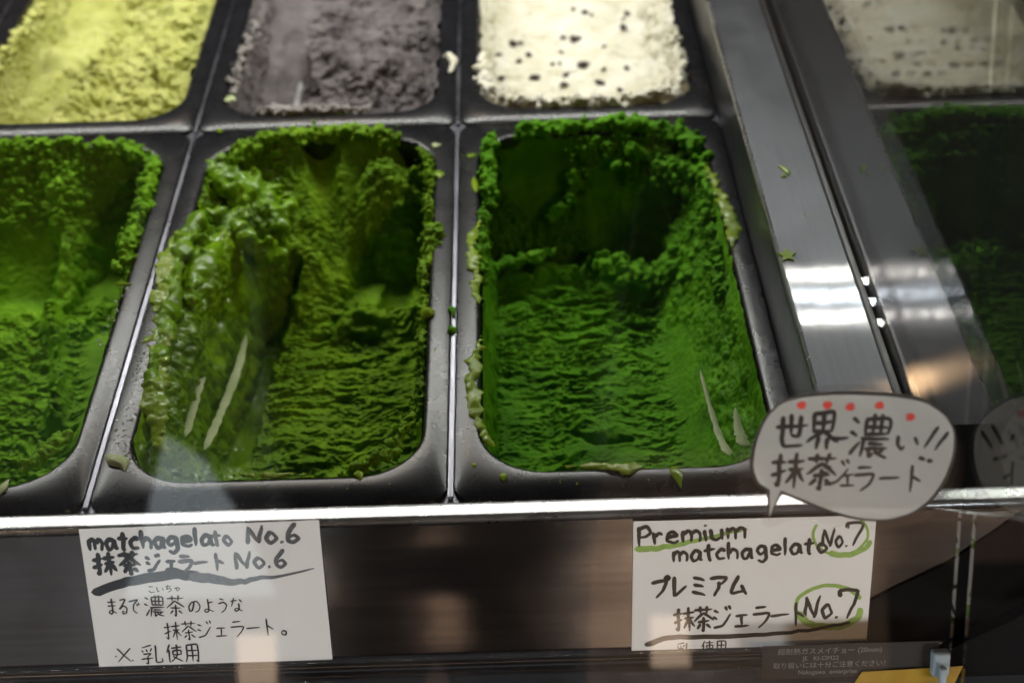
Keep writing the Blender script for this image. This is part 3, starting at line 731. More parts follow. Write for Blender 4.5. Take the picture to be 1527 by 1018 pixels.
spill('green crumb on the steel divider beside the middle pan, the lower one', G3, [(-2.2, 137, .2, 1.8), (-1, 134, .6, 2.2), (0, 131, .2, 1.6)], 12, .8, 0, rough=.6)
spill('dark green bean shaped drop on the steel rail', GS, [(188.5, 229, 40.2, .8), (191.5, 226, 40.6, 1.8), (193.8, 221, 40.4, 1.9), (193.8, 218, 40.2, 1.)], 13)
spill('small round green drop on the steel rail under the bean shaped one', GS, [(188.6, 217.5, 40.2, .8), (190.6, 217, 40.5, 1.6), (192.4, 216.8, 40.2, .8)], 14)
spill('white torn fleck of cream lying across the steel divider', GC, [(-12, 452, 1.5, 1.2), (-6, 455, 2, 3.2), (-3, 442, 2, 2.6), (-6, 428, 1.5, 2.2)], 15, .7, .3, rough=.6)
spill('pale fleck on the rim at the lower left of the grey gelato', GP, [(-160, 404, .5, 2), (-157, 401, 1, 3.6), (-153, 399, .5, 2)], 16, rough=.5)
spill('green fleck on the rim below the grey gelato', GS, [(-83, 378, .4, 1.), (-80, 378, .8, 2.), (-76, 378, .4, 1.)], 17)
spill('pale green drop on the rim beside the pan corner, right of the olive gelato', GP, [(-17, 333, .4, 1.6), (-14, 330, .8, 3.), (-10, 332, .4, 1.)], 18)
spill('round green smear on the rim by the upper right of the olive gelato', GS, [(-12, 300, .3, 1), (-11, 296, .5, 3.), (-10.6, 290, .3, 1.6)], 19)
spill('green smear on the rim at the upper left of the deep green gelato', GS, [(6, 318, .2, 1.6), (9, 316, .3, 3.), (13, 318, .2, 1.6)], 21)
spill('tall green smear on the rim left of the deep green gelato', GS, [(11, 292, .3, 1.2), (11.5, 282, .5, 2.4), (12.5, 272, .3, 1.4)], 22)
spill('flat crumb sticking out on the rim right of the bright green gelato', GS, [(-196, 187, .3, .8), (-191, 186.4, .6, 1.5), (-185, 186.4, .3, .6)], 23)
spill('green lump with a white wet edge on the rim right of the olive gelato', GS, [(-18, 146, 0, 2.), (-15, 150, .8, 4.6), (-11, 152, .6, 3.)], 24, .6)
st = []
for k in range(10):
    a = math.pi*k/5+.3; r = (5.2 if k % 2 == 0 else 2.6)
    st.append(((179.5+r*math.cos(a))*MM, (138+r*math.sin(a)*1.25)*MM))
V = [(x, y, .0402) for x, y in st]+[(x*.97+.1795*.03, y*.97+.138*.03, .0409) for x, y in st]
tag(mesh_obj('gelato_spill', V, [tuple(range(10, 20))]+[(i, (i+1) % 10, 10+(i+1) % 10, 10+i) for i in range(10)], GS, smooth=False),
    'star shaped green fleck on the edge of the steel rail', 'spill', SPL)
# dried water spots and crumbs scattered on the rims: too small and many to count
def scatter(name, regions, n, rr, mat, seed, z=.05, wet=1.):
    rs = np.random.RandomState(seed); V, Fc = [], []
    ico = bmesh.new(); bmesh.ops.create_icosphere(ico, subdivisions=1, radius=1)
    iv = np.array([v.co[:] for v in ico.verts]); ifc = [[v.index for v in f.verts] for f in ico.faces]; ico.free()
    for i in range(n):
        x0, y0, x1, y1, zz = regions[rs.randint(len(regions))]
        t = rs.uniform(); c = np.array([x0+(x1-x0)*t+rs.normal()*1.6, y0+(y1-y0)*t+rs.normal()*1.6, zz+z])
        r = rs.uniform(*rr)*rs.uniform(.6, 1.3); v = iv*np.array([r, r*rs.uniform(.7, 1.5), r*.35])*(1+.2*rs.normal(size=(len(iv), 1)))+c
        k = len(V)*1; V += (v*MM).tolist(); Fc += [[a+k for a in f] for f in ifc]
    o = mesh_obj(name, V, Fc, mat)
    at = o.data.attributes.new('wet', 'FLOAT', 'POINT'); at.data.foreach_set('value', np.full(len(V), wet, np.float32))
    return o
WATER = simple('dried froth', (.30, .32, .26), rough=.12, spec=.8, var=.3)
a = scatter('rim_froth', [(-170, 160, -168, 60, 0), (-166, 130, -164, 50, 0), (-168, 60, -160, 36, 0), (-164, 200, -167, 140, 0), (-188, 190, -193, 130, 0)], 210, (.3, .9), WATER, 3)
tag(a, 'frothy dried droplets on the pan rim left of the olive gelato', 'droplets', kind='stuff')
a = scatter('rim_crumb_bits', [(-176, 205, -172, 150, 0), (-14, 330, -10, 100, 0), (5, 320, 9, 150, 0), (-186, 330, -180, 220, 0), (20, 14, 150, 10, 0), (-160, 12, -30, 14, 0), (182, 60, 206, 300, 40), (170, 365, 20, 360, 0)], 90, (.2, .7), GS, 5)
tag(a, 'tiny green crumbs scattered over the pan rims and the rail', 'crumbs', kind='stuff')

# pale scraped streaks left on the pan wall
def streak(parent, mat, pts, seed=0):
    """ribbon with thickness following (x,y,z,halfwidth)"""
    pts = np.array(pts, float); t = np.linspace(0, 1, 40); P = np.stack([np.interp(t, np.linspace(0, 1, len(pts)), pts[:, k]) for k in range(4)], -1)
    V, Fc = [], []
    for i, p in enumerate(P):
        w = p[3]*(1+.5*float(noise(i*.35, seed, 0)))*min(1, (min(i, 39-i)+.3)/3)
        for s, h in ((-1, 0), (-.5, .6), (.5, .6), (1, 0)):
            V.append(((p[0]+s*w)*MM, p[1]*MM, (p[2]+h+s*w*-.3)*MM))
    for i in range(39):
        for k in range(3): Fc.append((i*4+k, i*4+k+1, (i+1)*4+k+1, (i+1)*4+k))
    return mesh_obj('pale_streak', V, Fc, mat, parent)

GGS = gelato_mat('pale sesame smear', (.22, .21, .21), (.30, .29, .29), (.4, .39, .39), rough=.3)
# ------------------------------------------------------------------ display case
case = empty('display_case', (0, 0, 0), 'steel gelato display case with slanted front glass, side rail and glass partition', 'display case')
# deck under the pans, visible as the bright dividers and corner stars
for x in (-.525, -.350, -.175, 0.):
    box('deck_bar', (x-.0115, .001, -.02), (x+.0115, .80, -.0028), MAT['divider'], case)
for y0_, y1_ in ((.0012, .0115), (.3465, .3695), (.705, .727)):
    for x in (-.525, -.350, -.175, 0.):
        box('deck_bar', (x+.0117, y0_, -.0202), (x+(.1633 if x < 0 else .1736), y1_, -.0029), MAT['divider'], case)
box('deck_bar', (.1635, .0117, -.0201), (.1737, .80, -.0028), MAT['divider'], case)
for i, x in enumerate((-.350, -.175, 0)):
    w = .0014 if i else .0014
    box('divider_bar', (x-w, .004, -.0026), (x+w, .3555, -.0006), MAT['divider'], case, .0006, 2)
    box('divider_bar', (x-w, .3605, -.0026), (x+w, .715, -.0006), MAT['divider'], case, .0006, 2)
# front strip: rounded bar, tilted slightly to the lamps
def extrude_x(name, prof, x0, x1, mat, parent, smooth=True, closed=False, n=1):
    V, Fc = [], []
    m = len(prof)
    for k in range(n+1):
        x = x0+(x1-x0)*k/n
        V += [(x, y, z) for y, z in prof]
    for k in range(n):
        for i in range(m if closed else m-1):
            j = (i+1) % m; Fc.append((k*m+i, k*m+j, (k+1)*m+j, (k+1)*m+i))
    if closed: Fc += [tuple(range(m)), tuple(n*m+i for i in range(m))[::-1]]
    return mesh_obj(name, V, Fc, mat, parent, smooth)
pr = [(.0005, -.012), (.0005, -.0012), (.0, -.0004)]+[(-.001-.0085*t, .0001+.0009*t) for t in (0, .25, .5, .75, 1)]
for k in range(1, 8):
    a = math.radians(90*k/7); pr.append((-.0095-.0022*math.sin(a), .0010-.0022*(1-math.cos(a))))
pr += [(-.0117, -.004), (-.0117, -.012)]
extrude_x('front_strip', pr, -.60, .60, MAT['strip'], case, True, True)
# sloped dark panel that carries the price cards
C7, S7 = math.cos(math.radians(70)), math.sin(math.radians(70))
def pp(s, h=0.0, y0=-.0122, z0=-.003):  # distance down the slope (m), height off it
    return (y0-s*C7-h*S7, z0-s*S7+h*C7)
prof = [pp(0), pp(.01), pp(.066), pp(.066, -.02), pp(0, -.02)]
def slab(name, prof, x0, x1, mat, parent): return extrude_x(name, prof, x0, x1, mat, parent, False, True)
# gently wavy sheet, as rolled steel is
xs = np.linspace(-.6, .6, 120); sg = np.linspace(0, .070, 24); X, S_ = np.meshgrid(xs, sg, indexing='ij')
hh = .0004*noise(X*14, S_*40, 3.)+.0012*((S_/.07-.5)**2)
P = np.stack([X, -.0122-S_*C7-hh*S7, -.0025-S_*S7+hh*C7], -1)
grid_mesh('front_panel', P, MAT['panel'], case)
# channel and mouldings below the panel
y, z = pp(.070)
def tube_prof(y, z, r, n=12): return [(y+r*math.cos(2*math.pi*i/n), z+r*math.sin(2*math.pi*i/n)) for i in range(n)]
extrude_x('trim_rod', tube_prof(y-.001, z-.001, .0035), -.6, .6, MAT['chrome'], case, True, True)
slab('lower_channel', [(y-.002, z-.006), (y-.024, z-.010), (y-.024, z-.016), (y-.002, z-.016)], -.6, .6, MAT['chrome'], case)
for k, (dy, dz, r) in enumerate(((-.028, -.012, .0028), (-.037, -.016, .0018), (-.043, -.020, .003))):
    extrude_x('trim_rod', tube_prof(y+dy, z+dz, r), -.6, .6, MAT['chrome'] if k != 1 else MAT['panel'], case, True, True)
slab('lower_channel', [(y-.045, z-.022), (y-.12, z-.03), (y-.12, z-.2), (y-.045, z-.2)], -.6, .6, MAT['black'], case)
# rail on the right with its side wall, gasket and the glass partition
RZ = .040
rp = [(.1742, -.012), (.1742, RZ-.0016), (.1758, RZ), (.2105, RZ), (.2105, -.012)]
ed = [(.17415, RZ-.0019)]+[(.1763-.0022*math.cos(math.radians(a)), RZ-.0019+.0022*math.sin(math.radians(a))) for a in range(15, 91, 15)]+[(.1764, RZ-.0005), (.1750, RZ-.0019)]
Ve = [(x, yv, z) for yv in (-.0006, .82) for x, z in ed]; ne = len(ed)
mesh_obj('rail_edge', Ve, [(i, (i+1) % ne, ne+(i+1) % ne, ne+i) for i in range(ne)]+[tuple(range(ne)), tuple(range(ne, 2*ne))[::-1]], MAT['strip'], case, True)
V, Fc = [], []
ys = [-.0005, .25, .5, .82]
for yv in ys: V += [(x, yv, zz) for x, zz in rp]
m = len(rp)
for k in range(3):
    for i in range(m): j = (i+1) % m; Fc.append((k*m+i, (k+1)*m+i, (k+1)*m+j, k*m+j))
Fc += [tuple(range(m)), tuple(3*m+i for i in range(m))[::-1]]
o = mesh_obj('side_rail', V, Fc, MAT['rail'], case)
for p in o.data.polygons: p.use_smooth = False
box('rail_gasket', (.2108, -.0005, RZ-.006), (.2146, .82, RZ+.0016), MAT['black'], case, .0014, 3)
prof = [(.82, RZ-.004), (.0008, RZ-.004), (.0008, .003), (-.0145, .003), (-.16, .135), (-.16, .50), (.82, .50)]
extrude_x('partition_glass', prof, .2150, .2205, MAT['side_glass'], case, False, True)
# the neighbouring well beyond the partition
box('neighbour_well', (.2215, .0, -.20), (1.3, .82, -.14), MAT['void'], case)
box('neighbour_well', (.2210, -.0005, -.139), (.2225, .82, RZ-.002), MAT['black'], case)
# front glass
CG, SG = math.cos(math.radians(70)), math.sin(math.radians(70))
def gp(t, h=0.): return (-.075+t*CG-h*SG, .05+t*SG+h*CG)     # a point on the front glass, t up the slope from z = 5 cm
prof = [gp(-.14), gp(.42), gp(.42, .004), gp(-.14, .004)]
extrude_x('front_glass', prof, -.62, .2146, MAT['glass'], case, False, True)
extrude_x('front_glass', prof, .2208, .62, MAT['glass'], case, False, True)
# lamp bar with three rows of LEDs
lamp = empty('led_lamp', (0, 0, 0), 'lamp bar with three rows of small white LEDs above the pans', 'lamp')
box('lamp_housing', (-.75, .525, .3915), (.75, .625, .405), simple('grey lamp housing', (.05, .05, .055), .5), lamp)
for k, (yv, col) in enumerate(((.607, (1., .94, .83)), (.574, (.88, .95, 1.)), (.5425, (1., .95, .86)))):
    V, Fc = [], []
    for i in range(96):
        x = -.72+.015*i+.0015*math.sin(i*2.1); r = .0026; b = len(V)
        V += [(x-r, yv-r, .39144), (x-r, yv+r, .39144), (x+r, yv+r, .39144), (x+r, yv-r, .39144)]; Fc.append((b, b+1, b+2, b+3))
    mesh_obj('led_row', V, Fc, emis('led %d' % k, col, LED_POWER), lamp, False)

# ------------------------------------------------------------------ handwriting
G = {
'世': '0,3.8 10,3.2;2.2,1 2.4,9 9,8.8;5,.5 5,6;7.8,.8 7.6,6 5,6.1',
'界': '2,0 2,5;2,0 8,0 8,5;2,2.5 8,2.5;5,0 5,5;2,5 8,5;5,5 0,8;5,5 10,8;3.7,6.8 3.2,10;6.5,6.8 6.5,10',
'一': '0,5.5 9.5,5', '濃': '.5,1 2,2;0,4 1.6,5;.3,9.5 2.5,6.5;3.8,1 3.8,4.5;3.8,1 9.5,1 9.5,4.5;3.8,2.8 9.5,2.8;5.7,0 5.7,4.5;7.6,0 7.6,4.5;3.8,4.5 9.5,4.5;3,5.6 10,5.6;3.6,5.6 3,9.8;4.6,6.8 8.6,6.8;4,7.9 9.6,7.9;5.2,7.9 5.2,9.8 6.4,9.2;6.4,7.9 7.2,9.2 9.8,9.9;8.6,8.1 7.4,9',
'い': '1.5,3 1.6,6.5 3,8.3 4,7;8,3.5 9,6.5', '!': '7,0 4,6.5;3.2,8.6 3.6,9', '抹': '0,3 4,2.6;2.2,.5 2.2,9 1,8.3;0,6.3 4,5;4.6,2.6 9.8,2.2;5.2,4.7 9.4,4.4;7.2,.3 7.2,9.8;7,4.8 4.6,8.5;7.4,4.8 10,8',
'茶': '.8,1.6 9.2,1.4;3.3,.3 3.5,2.8;6.8,.2 6.5,2.8;5,2.8 .5,6;5,2.8 9.8,5.8;2.6,6.2 7.6,6;5,4.6 5,9.8 4.2,9.3;3.4,7.4 2,9;6.6,7.4 8.4,8.8',
'ジ': '1,2 3,3;.6,4.6 2.6,5.6;1,9 5,8 8.8,3.6;6.5,.8 7.3,2.2;8.2,.4 9,1.8', 'ェ': '2.4,4.6 7.6,4.4;5,4.6 5,8.6;1.6,8.8 8.4,8.6',
'ラ': '2.4,1.6 7.6,1.4;1.2,4.2 8.8,4 7.5,7 4,9.6', 'ー': '.8,5.3 9.2,5', 'ト': '3.6,.6 3.6,9.6;3.6,4.2 7.6,6.2',
'プ': '1,3 8,2.6 7,6 3.4,9.4;8.6,.2 9.6,1 8.8,2 7.8,1.2 8.6,.2', 'レ': '2.4,1 2.4,8.8 8.6,4.8', 'ミ': '2.2,1.4 8,2.8;2.4,4.2 7.4,5.4;1.6,7.2 8.4,9',
'ア': '1,1.8 9,1.6 6.4,4.6;5,3.8 4.8,6.6 2.8,9.4', 'ム': '5,1 1.6,8.2 8.6,7.6;6.6,5.4 9.4,9.2',
'ま': '1.6,2.4 8.4,2.2;1.8,4.8 8.2,4.6;5,.5 5,8.6 3.4,9.4 2,8.4 3.6,7.2 8.4,9', 'る': '2.4,1.4 7.4,1.2 1.8,6.4 5,4.6 8,6 7.4,9 4.6,9.4 4.4,7.8 6,8.2',
'で': '1,2.4 9,1.6 5.2,4.2 4.4,7.4 7.6,9.4;7.4,4 8.2,5.4;9,3.4 9.8,4.8', 'の': '5,2.4 3.6,7.6 1.6,8 1,5.4 3.4,2.6 7,2 9.2,5 8,8 5.6,9.2',
'よ': '5.2,3 8.6,2.8;5,.8 5.1,8.2 3.2,9.2 2,8 4,7.2 8.6,9', 'う': '3.4,.8 6.4,1.6;2,4.2 6,3.2 8,5 6.6,8 3.6,9.8',
'な': '.8,2.6 5.4,2.2;3.4,.6 1,6;7.2,1.8 9,3.2;6.6,4 6.6,8 4.6,9.2 3.4,8 5,7.2 9,9', 'こ': '2,2 7.6,2.2;2,7 4,8.8 8.6,8.4',
'ち': '1.6,2.4 8.4,2.2;4.8,.6 2.8,5.6 6.6,4.6 8.4,6.6 4,9.2', 'ゃ': '2,5 7,4 8,6 6,7;5,3.5 6,4.5;3.5,4 5.5,9', '※': '1,1 8,9;8,1 1,9;0,5.6 .5,6;8.6,8 9,8.4',
'乳': '5.4,.4 1,1.4;1,2.8 1.6,3.8;3,2.4 3.4,3.6;5.4,2 4.6,3.6;1.4,4.8 4.8,4.6 3.4,6;3.4,6 3.4,9.6 2.4,9;.4,7.4 5.8,6.8;7.2,.6 7.2,8.6 9.8,8.8 9.8,7.2',
'使': '2.8,.4 .4,4.6;1.8,3 1.8,9.8;3.6,2 9.8,1.8;4.4,3.6 4.4,6;4.4,3.6 9,3.5 9,5.8;4.4,5.9 9,5.8;6.7,.4 6.6,6 3.2,9.8;4.4,6.8 9.9,9.6',
'用': '2,1 2,7 .8,9.8;2,1 8.4,.9 8.4,9.4 7.4,8.8;2,3.8 8.4,3.7;2,6.4 8.4,6.3;5.2,1 5.2,9.6', '。': '3,7 5,7.6 4.6,9.4 2.4,9.2 2.2,7.8 3,7',
'm': '1,3.4 1,8;1,4.6 2.8,3.3 4.2,4.4 4.2,8;4.2,4.8 6,3.3 7.6,4.6 7.6,8|8.8', 'a': '5,4 3,3.2 1,5.4 2,7.8 4,7.2 5.2,4.2;5.2,3.4 5.4,7.2 6.4,8|7', 't': '2.6,.8 2.6,7.6 3.6,8;.4,3.2 5.2,3|5.6',
'c': '4.8,4 3,3.2 1,5.2 2,7.6 5,7.4|5.8', 'h': '1,0 1,8;1,5 3,3.4 5,4.6 5,8|6.4', 'g': '5,3.8 2.8,3.2 1,5 2.4,7 5,5.6;5,3.4 5.2,9 3.4,10.8 1.2,9.6|6.4',
'e': '1,5.6 5,5 3.6,3.2 1.4,4 1.4,7 4,8 5.6,7|6.4', 'l': '1.2,0 1.2,8|2.8', 'o': '3,3.2 1,5.4 2.8,8 5.2,6 3.4,3.2|6.4', 'N': '1,8 1.4,.6;1.4,.8 5.4,7.6;5.4,7.6 7.4,0|7.8',
'.': '.8,7.6 1.3,8|2.8', '6': '4.4,0 1.4,4 1.2,7 3,8 5,6.6 3.6,4.6 1.6,5.4|6', '7': '1,2.6 1,1 6.4,1 4,9|7', 'P': '1,.4 1,8.4;.6,1 4.4,.4 5.4,2.4 3.6,4.4 1.2,4.6|6', 'r': '1,3.4 1.2,8;1.2,5 3,3.4 4.2,4|4.8',
'i': '1,3.6 1,8;1,1.4 1.1,1.8|2.4', 'u': '1,3.4 1.2,7 3,8 5,6.6;5,3.4 5.2,8|6.4', ' ': '|4'}
class Ink:
    def __init__(s): s.V = []; s.F = []; s.k = 0
    def stroke(s, pts, w, taper=.45, cap=True):
        pts = np.array(pts, float)
        if len(pts) > 2:    # Catmull-Rom, slightly rounded
            q = np.vstack([2*pts[0]-pts[1], pts, 2*pts[-1]-pts[-2]]); out = []
            for i in range(1, len(q)-2):
                for t in np.linspace(0, 1, 7)[:-1]:
                    a, b, c, d = q[i-1:i+3]; m1, m2 = (c-a)*.32, (d-b)*.32
                    out.append((2*t**3-3*t**2+1)*b+(t**3-2*t**2+t)*m1+(-2*t**3+3*t**2)*c+(t**3-t**2)*m2)
            out.append(pts[-1]); pts = np.array(out)
        else: pts = np.array([pts[0]+(pts[1]-pts[0])*t for t in np.linspace(0, 1, 6)])
        pts = pts+np.stack([noise(pts[:, 0]*.23+s.k, pts[:, 1]*.23, 0), noise(pts[:, 0]*.23, pts[:, 1]*.23+s.k, 5)], -1)*w*.25
        d = np.gradient(pts, axis=0); L = np.hypot(d[:, 0], d[:, 1])+1e-9; n = np.stack([-d[:, 1]/L, d[:, 0]/L], -1); t0 = d/L[:, None]
        m = len(pts); t = np.linspace(0, 1, m)
        ww = w*.5*(1.15-taper*t+.12*noise(t*3+s.k*.7, 0, 0)); ww[-1] *= .6; ww[0] *= .75
        z = .05+.012*(s.k % 14); s.k += 1
        b = len(s.V)
        for p, nn, q in zip(pts, n, ww): s.V += [(p[0]+nn[0]*q, p[1]+nn[1]*q, z), (p[0]-nn[0]*q, p[1]-nn[1]*q, z)]
        for i in range(m-1): s.F.append((b+2*i, b+2*i+1, b+2*i+3, b+2*i+2))
        for e, sg in ((0, -1), (m-1, 1)):
            c = len(s.V); p = pts[e]+t0[e]*sg*ww[e]*.8; s.V.append((p[0], p[1], z)); s.F.append((b+2*e, b+2*e+1, c))
    def text(s, txt, x, y, size, w, ang=0., asp=1., gap=1.0, step=None):
        """x,y top left in card mm (y up negative), size = height of a 10-unit cell"""
        k = size/10.; ca, sa = math.cos(math.radians(ang)), math.sin(math.radians(ang)); cx = 0.
        for ch in txt:
            g = G[ch]; adv = 10.8
            if '|' in g: g, a_ = g.split('|'); adv = float(a_)
            if step and adv == 10.8: adv = step
            if g:
                for st in g.split(';'):
                    pts = []
                    for p in st.split():
                        a, b = map(float, p.split(',')); a += random.uniform(-.12, .12); b += random.uniform(-.12, .12)
                        u, v = (cx+a)*k*asp, -b*k; pts.append((x+u*ca-v*sa, y+u*sa+v*ca))
                    s.stroke(pts, w)
            cx += adv*gap
    def build(s, name, mat, parent):
        return mesh_obj(name, np.array(s.V)*MM, s.F, mat, parent, False)
def card_root(name, label, cat, ox, s, off, rz=0., group=None):
    """local x right, y up the slope, z off the surface"""
    e = empty(name, (0, 0, 0), label, cat, group)
    yy, zz = pp(s, off)
    Mx = Matrix(((1, 0, 0), (0, C7, -S7), (0, S7, C7))).to_4x4()
    e.matrix_world = Matrix.Translation((ox, yy, zz)) @ Mx @ Matrix.Rotation(rz, 4, 'Z')
    return e
def sheet_poly(name, pts, th, mat, parent, z=0., curl=None):
    n = len(pts); V = [(x*MM, y*MM, (z-th)*MM) for x, y in pts]+[(x*MM, y*MM, z*MM) for x, y in pts]
    Fc = [tuple(range(n))[::-1], tuple(range(n, 2*n))]+[(i, (i+1) % n, n+(i+1) % n, n+i) for i in range(n)]
    return mesh_obj(name, V, Fc, mat, parent, False)

# left card: photograph pixels are turned into card millimetres by a plain scale
c1 = card_root('price_card', 'left handwritten price card, number six, on the dark front panel', 'price card', -.1738, -.0045, .0022, 0, 'handwritten cards on the front panel')
sheet_poly('paper', [(0, 0), (112.6, 1.0), (114.2, -72.5), (1.4, -73.6)], .25, MAT['paper'], c1)
def A1(px, py): return ((px-117-.14*(py-775))*.3175+.003*(py-775)*.3, (775-py)*.365)
i1 = Ink(); x, y = A1(127, 779); i1.text('matcha', x, y-.4, 11.5, 2.3, .5, .80)
x, y = A1(243, 779); i1.text('gela', x, y-.2, 11., 2.2, .5, .93)
x, y = A1(137, 808); i1.text('抹茶', x, y-.2, 12.2, 2.2, 1., .86, 1.02)
x, y = A1(214, 812); i1.text('ジェ', x, y, 10., 1.9, 1., .8, .96)
i1.build('brush_lettering', MAT['ink'], c1)
i2 = Ink(); x, y = A1(316, 779); i2.text('to', x-1.6, y-.6, 10.5, 1.9, .5, .85); x, y = A1(357, 776); i2.text('No.6', x+1.2, y-.4, 11.5, 2.2, .5, .98)
x, y = A1(262, 814); i2.text('ラ', x, y, 9.5, 2., 1., .8); x, y = A1(284, 814); i2.text('ート', x, y, 9.5, 1.7, 1., .85); x, y = A1(345, 812); i2.text('No.6', x, y-.4, 11., 1.9, .5, 1.02)
i2.build('brush_lettering', MAT['ink_grey'], c1)
i3 = Ink(); i3.stroke([A1(140, 866), A1(190, 852), A1(250, 843), A1(300, 847)], 4.2, -.1); i3.build('brush_underline', MAT['ink'], c1)
i4 = Ink(); i4.k = 3; i4.stroke([A1(285, 846), A1(340, 856), A1(380, 853), A1(468, 842)], 5., 1.0); i4.build('brush_underline', MAT['ink_grey'], c1)
i5 = Ink()
x, y = A1(219, 857); i5.text('こいちゃ', x, y, 4.4, .5, 0, .9, .95)
x, y = A1(157, 874); i5.text('まるで', x, y, 9., .75, 0, .62, .86)
x, y = A1(215, 872); i5.text('濃茶', x, y, 11., .85, -1, .82, 1.03)
x, y = A1(279, 878); i5.text('のような', x, y, 8.2, .75, 0, .8, .95)
x, y = A1(245, 911); i5.text('抹茶ジェラート。', x, y, 10., .75, .6, .78, .92)
x, y = A1(172, 946); i5.text('※', x, y, 9., .8); x, y = A1(209, 944); i5.text('乳', x, y, 10.5, .8); x, y = A1(248, 944); i5.text('使用', x, y, 10., .9, 0, .8)
i5.build('pen_lettering', MAT['ink'], c1)
# right card
c2 = card_root('price_card', 'right handwritten price card, number seven with green rings, under the speech bubble', 'price card', .0850, .0000, .0022, 0, 'handwritten cards on the front panel')
sheet_poly('paper', [(1.2, 0), (115.4, -.6), (113.6, -66.5), (0, -71.)], .25, MAT['paper'], c2)
def A2(px, py): return ((px-945+.04*(py-765))*.3175, (767-py)*.365)
g = Ink(); g.stroke([A2(952, 806), A2(985, 806), A2(1040, 797), A2(1115, 782)], 3.2, .7); g.build('green_underline', MAT['green_ink'], c2)
def ring(g, cx, cy, rx, ry, a0, a1, w):
    g.stroke([A2(cx+rx*math.cos(math.radians(a)), cy-ry*math.sin(math.radians(a))) for a in np.linspace(a0, a1, 14)], w, .2)
g = Ink(); g.k = 1; ring(g, 1255, 794, 41, 29, 150, 405, 1.3); ring(g, 1262, 800, 38, 24, 235, 350, 2.6)
g.build('green_ring', MAT['green_ink'], c2); g = Ink(); g.k = 3; ring(g, 1238, 898, 50, 31, 20, 200, 1.9); ring(g, 1240, 902, 48, 26, 190, 360, 3.4)
g.build('green_ring', MAT['green_ink'], c2)
j = Ink(); j.k = 2
def T(ink, f, s, px, py, size, w, ang=0, asp=1., gap=1.): x, y = f(px, py); ink.text(s, x, y, size, w, ang, asp, gap)
T(j, A2, 'Premium', 952, 775, 12., 1.9, 2.5, 1.0); T(j, A2, 'matcha', 1003, 802, 11., 1.8, 1., .88); T(j, A2, 'gelato', 1128, 798, 11., 1.8, 2., .92)
T(j, A2, 'No.', 1228, 784, 12., 1.5, -3, .66); T(j, A2, '7', 1263, 774, 14.5, 1.8, -6, .9)
T(j, A2, 'プレミアム', 970, 845, 12.4, 1.9, 0, .75, .93)
T(j, A2, '抹茶ジェラート', 1004, 892, 13.5, 1.5, 1.2, .74, .85)
T(j, A2, 'No.', 1200, 880, 15.5, 1.8, -1, .68); T(j, A2, '7', 1252, 870, 18., 2.1, -4, .85)
j.stroke([A2(960, 946), A2(1000, 936), A2(1100, 937), A2(1180, 934), A2(1270, 922)], 2.6, .5)
T(j, A2, '乳', 1006, 944, 7., .6); T(j, A2, '使用', 1044, 942, 7.6, .7, 0, .8)
j.build('brush_lettering', MAT['ink_brown'], c2)
# speech bubble, laminated, stuck on the inside of the front glass
def glass_root(name, label, cat, ox, t, rz):
    e = empty(name, (0, 0, 0), label, cat)
    Mx = Matrix(((1, 0, 0), (0, CG, -SG), (0, SG, CG))).to_4x4(); yy, zz = gp(t, -.0006)
    e.matrix_world = Matrix.Translation((ox, yy, zz)) @ Mx @ Matrix.Rotation(rz, 4, 'Z')
    return e
BS = .268   # mm of card per unit of its drawing
b = glass_root('speech_bubble_card', 'laminated speech bubble card with red dots on the front glass', 'card', .1290, .0625, math.radians(-1.9))
def B(px, py): return ((px-1127)*BS, (590-py)*BS*1.18)
out = [(1160, 770), (1154, 729), (1136, 722), (1124, 698), (1128, 662), (1143, 625), (1167, 603), (1205, 594), (1262, 590), (1330, 592), (1385, 600), (1420, 620), (1439, 645), (1441, 680), (1432, 715), (1412, 745), (1385, 764), (1345, 774), (1295, 771), (1240, 757), (1178, 733)]
def round_poly(pts, keep=(0,)):
    r = []
    n = len(pts)
    for i in range(n):
        a, p, q = np.array(pts[i-1], float), np.array(pts[i], float), np.array(pts[(i+1) % n], float)
        if i in keep or i in (1, n-1): r.append(tuple(p))
        else:
            for t in (.25, .5, .75): r.append(tuple((1-t)**2*(a+p)/2+2*t*(1-t)*p+t*t*(p+q)/2))
    return r
po = round_poly(out)
ctr = np.array([1285, 680.])
film = [(1112, 745), (1104, 690), (1122, 625), (1160, 592), (1260, 580), (1345, 582), (1420, 602), (1444, 642), (1447, 690), (1440, 728), (1415, 765), (1390, 777), (1330, 786), (1270, 782), (1225, 768), (1190, 770), (1165, 782), (1148, 778), (1142, 748)]
sheet_poly('laminate_film', [B(*p) for p in round_poly(film, ())], .25, MAT['film'], b, 0.25)
pm = simple('thin laminated paper', (.86, .85, .84), rough=.4, var=.03, scale=25); nt = pm.node_tree
mx = N(nt, 'ShaderNodeMixShader'); mx.inputs[0].default_value = .8; tl = N(nt, 'ShaderNodeBsdfTranslucent'); tl.inputs[0].default_value = (.86, .85, .84, 1)
nt.links.new(nt.nodes['Principled BSDF'].outputs[0], mx.inputs[1]); nt.links.new(tl.outputs[0], mx.inputs[2]); nt.links.new(mx.outputs[0], nt.nodes['Material Output'].inputs[0])
sheet_poly('paper', [B(*p) for p in po], .2, pm, b)
k = Ink(); k.k = 1
pb = [B(*p) for p in po]; n_ = len(pb)
